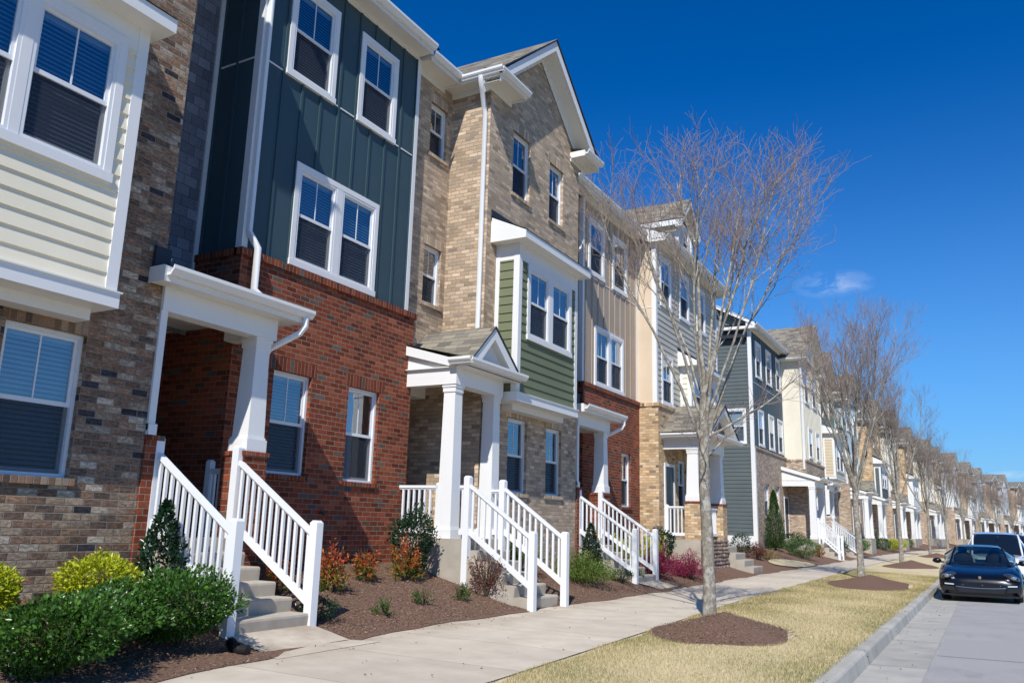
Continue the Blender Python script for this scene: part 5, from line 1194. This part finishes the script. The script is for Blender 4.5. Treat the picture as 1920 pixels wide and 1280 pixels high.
SH('orange shrub left of the white porch steps', 'shrub', -7.5, 45.4, .35, .4, .55, 700, .07, 'leaf_nandina', 'sprays'); SH('dark shrub right of the white porch steps', 'shrub', -7.9, 49.6, .5, .6, .9, 1200, .08, 'leaf_dark')
for k, (x, y, mt, h_, lb) in enumerate(((-7.6, 51.8, 'leaf_dark', .9, 'dark shrub in front of the ivory house'), (-7.5, 54.4, 'leaf_green', 1.3, 'upright green shrub right of the second tree trunk'), (-7.4, 57.2, 'leaf_fresh', 1.1, 'bright green shrub in front of the yellow bay'), (-7.5, 60.4, 'leaf_fresh', .9, 'low bright green shrub before the pale blue house'), (-7.6, 66.5, 'leaf_dark', 1.0, 'dark shrub in front of the pale blue house'), (-7.5, 73.5, 'leaf_green', 1.0, 'green shrub left of the fourth trunk'), (-7.4, 77.5, 'leaf_yellow', .9, 'yellow shrub left of the fourth trunk'), (-7.4, 82.5, 'leaf_yellow', .9, 'yellow shrub right of the fourth trunk'), (-7.4, 88., 'leaf_green', 1., 'green shrub left of the white car'))):
    SH(lb, 'shrub', x, y, .75, .95, h_, 1500, .09, mt, stems=4)
# ---------------------------------------------------------------- mulch mounds under the trees, lawn blades, bark chips
def mound(x, y, rx, ry, label):
    wx, wy, _ = warp(x, y); m = MB(); P = []; q = random.Random(int(y)); ph = [q.uniform(0, 6) for _ in range(3)]
    for i in range(9):
        t = i / 8; row = []
        for j in range(36):
            a = 2 * math.pi * j / 36; k = 1 + .07 * math.sin(3 * a + ph[0]) + .05 * math.sin(5 * a + ph[1]); xx = x + rx * k * t * math.cos(a); yy = y + ry * k * t * math.sin(a)
            row.append((wx + xx - x, wy + yy - y, tz(xx) - .012 + .28 * (1 - t) ** 1.25 + .02 * (1 - t)))
        P.append(row)
    m.grid(P, 'mulch', close=True)
    m.uv = [[(m.v[i][0], m.v[i][1]) for i in f] for f in m.f]
    tag(m.build('mulch_mound'), label, 'mulch mound', 'mulch mounds round the tree trunks')
MO = [(-3.05, 12.1, 1.12, 1.35), (-3.05, 26.6, 1.12, 2.9), (-3.3, 43.8, 1.2, 4.6)]
mound(-3.40, 12.45, 1.0, 1.75, 'mulch mound round the trunk of the nearest tree'); mound(-3.1, 27.2, 1.2, 3.3, 'mulch mound round the second tree'); mound(-3.3, 45.4, 1.2, 4.6, 'mulch mound round the third tree'); mound(-3.3, 67.5, 1.2, 4., 'mulch mound round the fourth tree')
def in_mound(X, Y): return (((X + 3.40) / .93) ** 2 + ((Y - 12.45) / 1.62) ** 2 < 1) | (((X + 3.1) / 1.10) ** 2 + ((Y - 27.2) / 3.05) ** 2 < 1)
def blades(name, n, x0, x1, y0, y1, hgt, wid, mat, flt, lean=.5):
    Y = y0 + (y1 - y0) * nr.random(n) ** 1.5; X = x0 + (x1 - x0) * nr.random(n); k = flt(X, Y); X, Y = X[k], Y[k]; n = len(X)
    Z = np.interp(X, XS, ZS) - .012
    a = nr.random(n) * 6.283; hh = hgt * nr.uniform(.5, 1.3, n); ln = lean * nr.random(n); b = nr.random(n) * 6.283; w = wid * (1 + (Y - y0) / 22)
    P = np.stack([X, Y, Z], 1); sx = np.stack([np.cos(a) * w, np.sin(a) * w, 0 * a], 1); tip = P + np.stack([np.cos(b) * ln * hh * 1.6, np.sin(b) * ln * hh * 1.6, hh], 1)
    V = np.stack([P - sx, P + sx, tip], 1).reshape(-1, 3); me = bpy.data.meshes.new(name); me.vertices.add(3 * n); me.vertices.foreach_set('co', V.astype(np.float32).ravel()); me.loops.add(3 * n); me.loops.foreach_set('vertex_index', np.arange(3 * n, dtype=np.int32)); me.polygons.add(n); me.polygons.foreach_set('loop_start', np.arange(0, 3 * n, 3, dtype=np.int32)); me.polygons.foreach_set('loop_total', np.full(n, 3, np.int32))
    g = .5 + .5 * np.sin(X * 1.9 + 1) * np.sin(Y * 1.1); edge = np.clip((X + 2.35) / .7, 0, 1) + .6 * np.clip((-3.9 - X) / .5, 0, 1); pt = .5 + .25 * (np.sin(X * 3.1 + 2 * np.sin(Y * .8)) + np.sin(Y * 2.3 + X)); t = np.clip(nr.normal(.62, .26, n) - .26 * pt - .5 * (nr.random(n) < .12 + .42 * edge * g + .20 * pt ** 2), 0, 1)
    at = me.attributes.new('tint', 'FLOAT', 'POINT'); at.data.foreach_set('value', np.repeat(t, 3).astype(np.float32)); me.materials.append(MATS[mat]); me.update(); o = bpy.data.objects.new(name, me); COL.objects.link(o); return o
m_leaf('blade', [(.19, .21, .06), (.46, .375, .17), (.75, .61, .35), (.90, .78, .54)], .7, .3)
swo = np.vectorize(sw_out)
tag(blades('grass', 330000, -4.7, -1.6, 6.2, 36., .045, .0032, 'blade', lambda X, Y: (X > swo(Y) + .02 + .05 * np.sin(Y * 3)) & (X < -1.63) & ~in_mound(X, Y)), 'dry winter turf of the kerb strip', None, None, 'stuff')
m_leaf('chip', [(.055, .032, .021), (.16, .096, .064), (.29, .185, .125), (.45, .34, .25)], .9, .0)
def chips(name, n, x0, x1, y0, y1, flt, zf=None, size=.03):
    Y = y0 + (y1 - y0) * nr.random(n) ** 1.3; X = x0 + (x1 - x0) * nr.random(n); k = flt(X, Y); X, Y = X[k], Y[k]; n = len(X); Z = (np.interp(X, XS, ZS) if zf is None else zf(X, Y)) + .004 + .012 * nr.random(n)
    D = nr.normal(size=(n, 3)) * np.array([1, 1, .35]); return leaf_mesh(name, np.stack([X, Y, Z], 1), D, np.full(n, size), .3, 'chip', np.clip(nr.normal(.45, .22, n), 0, 1), cup=.1)
tag(chips('mulch_chips', 90000, -9.4, -6.3, 3.5, 26., lambda X, Y: (X < np.vectorize(sw_in)(Y) - .0) & ~((X > -9.6) & (Y > 6.6) & (Y < 8.1)) & ~((Y > 12.6) & (Y < 13.95))), 'loose bark chips over the planting bed', None, None, 'stuff')
def mz(X, Y):
    t = np.sqrt(((X + 3.40) / 1.0) ** 2 + ((Y - 12.45) / 1.75) ** 2); return np.interp(X, XS, ZS) - .012 + .30 * np.maximum(0, 1 - t) ** 1.25
tag(chips('bark_chips', 9000, -4.45, -2.35, 10.6, 14.3, lambda X, Y: ((X + 3.4) / 1.03) ** 2 + ((Y - 12.45) / 1.8) ** 2 < 1, mz), 'loose bark chips on the nearest tree mound', None, None, 'stuff')
# drain hose at the foot of the first railing
m = MB(); pts = [(-6.90, 6.52, .36), (-6.80, 6.47, .335), (-6.70, 6.45, .315), (-6.60, 6.47, .31)]; rr = []; PP = []
for i in range(46):
    t = i / 45 * 3; k = min(int(t), 2); PP.append(Vector(pts[k]).lerp(Vector(pts[k + 1]), t - k)); rr.append(.048 + .008 * (i % 2))
m.tube(PP, rr, 'black_plastic', k=10); tag(m.build('drain_pipe'), 'black corrugated drain pipe lying at the foot of the first steps', 'drain pipe')
m_paint('hose_green', (.03, .16, .10), .5, .1); m = MB()
PP = [(-8.95 + (.18 + .01 * math.sin(i)) * math.cos(i * .35), 38.4 + (.34 + .02 * math.cos(i)) * math.sin(i * .35), tz(-8.95) + .03 + .0006 * i) for i in range(110)]
m.tube(PP, .018, 'hose_green', k=5); tag(m.build('garden_hose'), 'coiled green garden hose on the mulch by the slate wall', 'hose')

m_leaf('leaf_litter', [(.10, .055, .03), (.26, .16, .08), (.38, .28, .15)], .8, .1)
def litter(name, n, label):
    Y = 5 + 27 * nr.random(n) ** 1.4; u = nr.random(n); X = np.where(u < .45, -1.55 + .65 * nr.random(n) ** 2, np.where(u < .8, -6.75 + .45 * nr.random(n) ** 1.5, -6.4 + 2.2 * nr.random(n)))
    Z = np.interp(X, XS, ZS) + .012; Z = np.where((X > -6.7) & (X < -4.2), .253, Z); Z = np.where(X > -1.46, .008, Z)
    return leaf_mesh(name, np.stack([X, Y, Z], 1), nr.normal(size=(n, 3)) * np.array([1, 1, .2]), np.full(n, .034), .45, 'leaf_litter', nr.random(n), cup=.3)
tag(litter('leaf_litter', 520, None), 'scattered dry leaves along the kerb and the edge of the walk', None, None, 'stuff')
# ---------------------------------------------------------------- parked cars (front towards the camera)
def m_carpaint(name, col, rough=.18, coat=1., spec=.5):
    m, nt, out = _mat(name); p = principled(nt, out, col, rough, spec, coat=coat); p.inputs['Coat Roughness'].default_value = .03
m_carpaint('paint_black', (.003, .0035, .006), .25, .55, .3); m_carpaint('paint_white', (.74, .75, .76)); m_carpaint('paint_blue', (.02, .035, .09)); m_carpaint('tyre', (.02, .02, .02), .8, 0.); m_carpaint('black_trim', (.008, .008, .009), .45, .0); m_carpaint('lamp_lens', (.25, .27, .30), .08, 1.); m_carpaint('lamp_dark', (.03, .032, .036), .12, 1.)
m_ = _mat('chrome'); principled(m_[1], m_[2], (.8, .8, .82), .12, .5, 1.)
m_ = _mat('alloy'); principled(m_[1], m_[2], (.35, .35, .37), .3, .5, 1.)
m_carpaint('car_glass', (.006, .010, .014), .04, .6, .5); m_glass('windscreen', .05, 1.0, tint=(.52, .62, .60)); m_carpaint('seat_cloth', (.02, .02, .022), .8, 0.); m_carpaint('drl', (.55, .57, .58), .2, 0.); m_carpaint('crest', (.22, .19, .12), .3, .5)
def body_section(w, zb, zs, zt, fen):
    return [(0, zb), (w * .80, zb), (w * .95, zb + .05), (w * .99, zb + .16), (w, zb + .55 * (zs - zb)), (w * .995, zs - .05), (w * .965, zs + .02), (w * .90, zs + .35 * (zt - zs) + fen * .8), (w * .76, zs + .75 * (zt - zs) + fen), (w * .60, zt - .012 + fen * .35), (w * .32, zt - .002), (0, zt)]
def loft(mb, sts, fn, mat, smooth=True, y0=0.):
    rows = []
    for st in sts:
        h = fn(*st[1:]); full = [(-x, st[0], z) for x, z in h[::-1]][:-1] if False else [(-x, st[0], z) for x, z in h] ; half = [(x, st[0], z) for x, z in h[::-1]]
        rows.append(full + half[1:])
    mb.grid(rows, mat, smooth); return rows
def ellipsoid(mb, c, r, mat, n=14, rot=0.):
    P = []
    for i in range(n + 1):
        t = math.pi * i / n; row = []
        for j in range(n * 2):
            a = math.pi * j / n; x, y, z = r[0] * math.sin(t) * math.cos(a), r[1] * math.sin(t) * math.sin(a), r[2] * math.cos(t); row.append((c[0] + x * math.cos(rot) - z * math.sin(rot), c[1] + y, c[2] + x * math.sin(rot) + z * math.cos(rot)))
        P.append(row)
    mb.grid(P, mat, close=True)
def car(name, label, x, y, paint, body, cab, wheels, wr, wid, roof_from, extras, rz=0., glass='windscreen'):
    wx, wy, a = warp(x, y); e = empty(name, (wx, wy, .0), a + rz); tag(e, label, 'car', 'cars parked along the kerb')
    def P(nm, m, par=None): return m.build(nm, par or e)
    m = MB(); rows = loft(m, body, body_section, paint); m.poly(rows[0], paint); m.poly(rows[-1][::-1], paint); P('body', m)
    def cabs(wb, zb, wt, zt): return [(wb, zb), (wb * .985, zb + .35 * (zt - zb)), (wt + (wb - wt) * .28, zb + .70 * (zt - zb)), (wt, zt - .055 * (1 if zt > 1 else .3)), (wt * .90, zt - .018), (wt * .5, zt - .004), (0, zt)]
    g = MB(); loft(g, cab, cabs, glass); P('window_glass', g)
    r = MB(); top = [s for s in cab if s[0] >= roof_from]
    rr = []
    for s in top[:-2]:
        h = cabs(*s[1:])[3:]; rr.append([(-q, s[0], z + .008) for q, z in h] + [(q, s[0], z + .008) for q, z in h[::-1][1:]])
    r.grid(rr, paint)
    for sg in (-1, 1):   # pillars
        fr = [(sg * (cabs(*s[1:])[3][0] + .004), s[0], cabs(*s[1:])[3][1] + .006) for s in cab if s[0] <= roof_from + .01]; r.tube(fr, .035, paint, k=6)
        for yy in (cab[len(cab) // 2][0],):
            s = min(cab, key=lambda q: abs(q[0] - yy)); hh = cabs(*s[1:]); r.tube([(sg * q * 1.003, s[0], z) for q, z in hh[:4]], .03, paint, k=5)
    P('roof', r)
    for yy in wheels:
        for sg in (-1, 1):
            t = MB(); xo = sg * wid; prof = [(.0, wr * .62), (.0, wr * .9), (.02, wr * .98), (.06, wr), (.18, wr), (.22, wr * .97), (.23, wr * .6)]
            t.grid([[(xo - sg * p, yy + q * math.cos(2 * math.pi * j / 28), wr + q * math.sin(2 * math.pi * j / 28)) for j in range(28)] for p, q in prof], 'tyre', close=True); w = P('wheel', t)
            k = MB()
            for s in range(7):
                b = 2 * math.pi * s / 7; k.bar((xo - sg * .03, yy, wr), (xo - sg * .02, yy + wr * .62 * math.cos(b), wr + wr * .62 * math.sin(b)), .05, .03, 'alloy', up=(1, 0, 0))
            k.grid([[(xo - sg * p, yy + q * math.cos(2 * math.pi * j / 28), wr + q * math.sin(2 * math.pi * j / 28)) for j in range(28)] for p, q in ((.02, wr * .66), (.0, wr * .63), (.05, wr * .58))], 'alloy', close=True)
            k.poly([(xo - sg * .10, yy + wr * .6 * math.cos(2 * math.pi * j / 20), wr + wr * .6 * math.sin(2 * math.pi * j / 20)) for j in range(20)], 'black_trim'); P('rim', k, w)
            a_ = MB(); a_.grid([[(xo + sg * .012, yy + q * math.cos(math.pi * j / 16), wr + q * math.sin(math.pi * j / 16)) for j in range(17)] for q in (wr * .9, wr * 1.08)], 'black_trim'); P('wheel_arch', a_)
    extras(P); return e
def sports_extras(P):
    for sg in (-1, 1):
        m = MB(); ellipsoid(m, (sg * .71, .215, .635), (.19, .20, .088), 'lamp_dark', rot=-sg * .34); h = P('headlight', m)
        m = MB(); ellipsoid(m, (sg * .745, .05, .647), (.068, .06, .062), 'chrome', 10); P('reflector', m, h); m = MB(); ellipsoid(m, (sg * .745, .01, .647), (.038, .035, .036), 'lamp_lens', 10); P('lamp', m, h); m = MB(); ellipsoid(m, (sg * .61, .045, .585), (.055, .05, .036), 'chrome', 10); P('lamp', m, h)
        m = MB(); m.bar((sg * .60, .0, .432), (sg * .81, .04, .440), .03, .030, 'drl'); P('running_light', m)
        m = MB(); m.extr_y([(sg * .52, .27), (sg * .84, .29), (sg * .86, .40), (sg * .56, .36)] if sg > 0 else [(sg * .84, .29), (sg * .52, .27), (sg * .56, .36), (sg * .86, .40)], .01, .13, 'black_trim'); P('side_intake', m)
        for z in (.305, .335): 
            m = MB(); m.bar((sg * .56, .022, z), (sg * .83, .06, z + .012), .012, .012, 'paint_black'); P('intake_slat', m)
        m = MB(); ellipsoid(m, (sg * 1.03, 1.72, .965), (.115, .075, .072), 'paint_black', 10); m.tube([(sg * .86, 1.75, .93), (sg * .96, 1.73, .94)], .022, 'paint_black', k=6); P('mirror', m)
        m = MB(); m.bar((sg * .12, 1.50, .965), (sg * .62 + .05, 1.62, .955), .012, .018, 'black_trim'); P('wiper', m)
    m = MB(); m.extr_y([(-.50, .25), (.50, .25), (.55, .37), (-.55, .37)], -.012, .06, 'black_trim'); P('intake', m)
    m = MB(); m.tube([(-.56, .0, .385), (-.3, -.022, .365), (0, -.03, .358), (.3, -.022, .365), (.56, 0, .385)], .008, 'chrome', k=5); P('trim_strip', m)
    m = MB(); m.extr_y([(-.88, .165), (.88, .165), (.86, .20), (-.86, .20)], .02, .3, 'black_trim'); P('splitter', m)
    m = MB(); m.extr_y([(0, .575), (.026, .59), (.034, .645), (0, .652), (-.034, .645), (-.026, .59)], .0, .08, 'crest'); P('badge', m)
    for xx in (-.18, .02, .2):
        m = MB(); ellipsoid(m, (xx * 2.2, .002, .43), (.012, .01, .012), 'chrome', 6); P('parking_sensor', m)
    for sg in (-1, 1):
        m = MB(); ellipsoid(m, (sg * .40, 2.55, 1.0), (.25, .10, .24), 'seat_cloth', 8); P('seat', m); m = MB(); ellipsoid(m, (sg * .40, 2.58, 1.27), (.13, .06, .075), 'seat_cloth', 8); P('headrest', m)
    m = MB(); m.tube([(.40 + .17 * math.cos(a * .35), 1.98, 1.03 + .17 * math.sin(a * .35)) for a in range(19)], .014, 'seat_cloth', k=5); P('steering_wheel', m)
    m = MB(); m.box(-.8, .8, 1.5, 1.9, .90, .945, 'seat_cloth'); P('dashboard', m)
SB = [(0., .50, .24, .42, .50, 0), (.02, .70, .18, .43, .56, .0), (.07, .83, .14, .46, .62, .0), (.16, .905, .13, .51, .67, .012), (.32, .945, .13, .58, .72, .03), (.6, .962, .14, .67, .775, .045), (.95, .968, .15, .74, .835, .045), (1.35, .966, .16, .80, .90, .02), (1.6, .962, .17, .83, .935, .0), (2.4, .955, .17, .86, .955, 0), (3.3, .962, .17, .88, .97, 0), (4.1, .966, .18, .90, .985, 0), (4.6, .93, .24, .89, .96, 0), (4.9, .84, .36, .82, .88, 0), (4.97, .7, .45, .72, .78, 0)]
SCAB = [(1.30, .78, .89, .72, .905), (1.65, .83, .92, .67, 1.07), (1.98, .855, .94, .625, 1.23), (2.3, .865, .95, .575, 1.36), (2.7, .87, .95, .545, 1.405), (3.1, .87, .96, .535, 1.41), (3.6, .85, .97, .53, 1.36), (4.1, .80, .975, .56, 1.23), (4.5, .74, .96, .52, 1.04), (4.65, .70, .94, .50, .955)]
car('sports_car', 'glossy black low sports sedan parked at the kerb, front towards the camera', -.27, 25.1, 'paint_black', SB, SCAB, (.95, 3.87), .335, .94, 2.3, sports_extras)
def suv_extras(col):
    def f(P):
        for sg in (-1, 1):
            m = MB(); ellipsoid(m, (sg * .70, .18, .86), (.17, .12, .085), 'lamp_lens', rot=-sg * .15); P('headlight', m)
            m = MB(); ellipsoid(m, (sg * 1.06, 1.60, 1.20), (.125, .09, .085), col, 10); m.tube([(sg * .88, 1.62, 1.15), (sg * 1., 1.6, 1.17)], .025, col, k=6); P('mirror', m)
            m = MB(); m.tube([(sg * .62, 2.2, 1.80), (sg * .64, 2.4, 1.85), (sg * .64, 4., 1.85), (sg * .62, 4.2, 1.80)], .018, 'chrome', k=5); P('roof_rail', m)
        m = MB(); m.extr_y([(-.48, .62), (.48, .62), (.54, .86), (-.54, .86)], -.03, .1, 'black_trim'); g = P('grille', m)
        for z in (.68, .74, .80):
            q = MB(); q.box(-.5, .5, -.04, -.028, z - .012, z + .012, 'chrome'); P('grille_bar', q, g)
        m = MB(); m.extr_y([(-.7, .34), (.7, .34), (.66, .5), (-.66, .5)], -.02, .1, 'black_trim'); P('intake', m)
        m = MB(); m.box(.05, .09, 1.78, 1.80, 1.62, 1.70, 'black_trim'); P('rear_view_mirror', m)
    return f
UB = [(0., .55, .40, .60, .72, 0), (.03, .74, .33, .64, .86, 0), (.12, .86, .29, .72, .95, .0), (.35, .93, .28, .80, 1.0, .01), (.8, .955, .28, .90, 1.05, .015), (1.3, .96, .28, .97, 1.09, .0), (1.6, .96, .28, 1.0, 1.11, 0), (2.6, .96, .28, 1.03, 1.13, 0), (3.8, .955, .28, 1.04, 1.14, 0), (4.4, .94, .33, 1.02, 1.12, 0), (4.68, .86, .45, .96, 1.05, 0)]
UCAB = [(1.30, .80, 1.06, .74, 1.09), (1.6, .85, 1.10, .72, 1.32), (1.95, .87, 1.12, .70, 1.60), (2.2, .87, 1.12, .68, 1.745), (2.6, .87, 1.12, .67, 1.80), (3.4, .87, 1.13, .67, 1.81), (4.0, .86, 1.13, .66, 1.77), (4.35, .84, 1.12, .64, 1.64), (4.6, .80, 1.08, .62, 1.15)]
car('parked_suv', 'white sport utility vehicle parked behind the black sports sedan', .22, 32.2, 'paint_white', UB, UCAB, (.93, 3.78), .365, .95, 2.2, suv_extras('paint_white'), glass='car_glass')
car('parked_suv', 'dark blue vehicle parked beyond the white one, at the right edge', .62, 39.6, 'paint_blue', UB, UCAB, (.93, 3.78), .365, .95, 2.2, suv_extras('paint_blue'), glass='car_glass')
CLOUDS = [(1563, 532, .046, .017, .34, 3.3), (1895, 890, .022, .005, .4, 8.), (1385, 420, .06, .02, .12, 5.)]
# ---------------------------------------------------------------- camera, sky, sun
cam = bpy.data.cameras.new('camera'); co = bpy.data.objects.new('camera', cam); COL.objects.link(co); SC.camera = co
yaw, pit, rol = -0.5133587, 0.21581548, 0.02737138
f = Vector((math.sin(yaw) * math.cos(pit), math.cos(yaw) * math.cos(pit), math.sin(pit))); r0 = Vector((math.cos(yaw), -math.sin(yaw), 0)); u0 = r0.cross(f)
r = r0 * math.cos(rol) + u0 * math.sin(rol); u = -r0 * math.sin(rol) + u0 * math.cos(rol)
co.matrix_world = Matrix(((r.x, u.x, -f.x, 0), (r.y, u.y, -f.y, 0), (r.z, u.z, -f.z, 1.62), (0, 0, 0, 1)))
cam.sensor_width = 36; cam.lens = 1563.64 / 1920 * 36; cam.clip_end = 4000; cam.clip_start = .05
cam.dof.use_dof = True; cam.dof.focus_distance = 13.5; cam.dof.aperture_fstop = 3.2
S_DIR = Vector((1., -2.9, 3.08)).normalized()
el = math.asin(S_DIR.z); rot = math.atan2(S_DIR.x, S_DIR.y)
ld = bpy.data.lights.new('sun', 'SUN'); lo = bpy.data.objects.new('sun', ld); COL.objects.link(lo)
ld.energy = 5.; ld.angle = R(.53); ld.color = (1., .955, .87); lo.rotation_euler = S_DIR.to_track_quat('Z', 'Y').to_euler(); lo.location = (20, -30, 40)
W = bpy.data.worlds.new('World'); SC.world = W; W.use_nodes = True; nt = W.node_tree; nt.nodes.clear()
out = nt.nodes.new('ShaderNodeOutputWorld'); bg = nt.nodes.new('ShaderNodeBackground'); sky = nt.nodes.new('ShaderNodeTexSky'); sky.sky_type = 'NISHITA'
sky.sun_disc = False; sky.sun_elevation = el; sky.sun_rotation = rot; sky.altitude = 100; sky.air_density = 1.0; sky.dust_density = .5; sky.ozone_density = 3.0
hs = nt.nodes.new('ShaderNodeHueSaturation'); hs.inputs['Saturation'].default_value = 1.14; hs.inputs['Value'].default_value = 1.0
gm = nt.nodes.new('ShaderNodeGamma'); gm.inputs[1].default_value = 1.16; L(nt, gm.outputs[0], hs.inputs['Color']); L(nt, mixc(nt, 1., sky.outputs[0], (.042, .0865, .134), 'MULTIPLY'), gm.inputs[0])
tc = nt.nodes.new('ShaderNodeTexCoord'); dirv = tc.outputs['Generated']
def cloud(col, d, sx, sz, amount, seed):
    """a thin wisp around world direction d"""
    d = Vector(d).normalized(); ra = d.cross(Vector((0, 0, 1))).normalized(); ua = ra.cross(d)
    def dot(v):
        n = nt.nodes.new('ShaderNodeVectorMath'); n.operation = 'DOT_PRODUCT'; L(nt, dirv, n.inputs[0]); n.inputs[1].default_value = v; return n.outputs['Value']
    a, b, c = dot(ra), dot(ua), dot(d)
    rr = math_(nt, 'ADD', math_(nt, 'POWER', math_(nt, 'DIVIDE', a, sx), 2.), math_(nt, 'POWER', math_(nt, 'DIVIDE', b, sz), 2.))
    mask = maprange(nt, rr, 0., 1., 1., 0.); mask = math_(nt, 'MULTIPLY', math_(nt, 'MAXIMUM', mask, 0.), math_(nt, 'GREATER_THAN', c, 0.))
    mp = N(nt, 'ShaderNodeMapping'); L(nt, dirv, mp.inputs[0]); mp.inputs['Location'].default_value = (seed, 0, 0); mp.inputs['Scale'].default_value = (1, 1, 1.8)
    nz = noise(nt, mp.outputs[0], 26., 8, .62); nz.inputs['Distortion'].default_value = .6
    f = math_(nt, 'MULTIPLY', mask, ramp(nt, nz.outputs[0], [(.42, 0.), (.72, amount)]))
    return mixc(nt, f, col, (.95, .98, 1.06))
sz_ = nt.nodes.new('ShaderNodeSeparateXYZ'); L(nt, dirv, sz_.inputs[0])
hz = math_(nt, 'MULTIPLY', math_(nt, 'POWER', math_(nt, 'MAXIMUM', math_(nt, 'SUBTRACT', 1., math_(nt, 'DIVIDE', math_(nt, 'ABSOLUTE', sz_.outputs[2]), .52)), 0.), 2.1), .85)
skyc = mixc(nt, hz, hs.outputs[0], (.30, .53, .78))       # pale haze low over the street
for px_, py_, sx, sz, am, sd in CLOUDS:
    d = r * ((px_ - 960) / 1563.64) - u * ((py_ - 640) / 1563.64) + f
    skyc = cloud(skyc, d, sx, sz, am, sd)
L(nt, skyc, bg.inputs[0]); bg.inputs[1].default_value = 1.08; L(nt, bg.outputs[0], out.inputs[0])
SC.view_settings.view_transform = 'Standard'; SC.view_settings.look = 'None'; SC.view_settings.exposure = 0; SC.view_settings.gamma = 1
SC.render.engine = 'CYCLES'; SC.cycles.use_denoising = True; SC.cycles.max_bounces = 7; SC.cycles.transparent_max_bounces = 24; SC.cycles.caustics_reflective = False; SC.cycles.caustics_refractive = False
SC.render.resolution_x = 1024; SC.render.resolution_y = 682
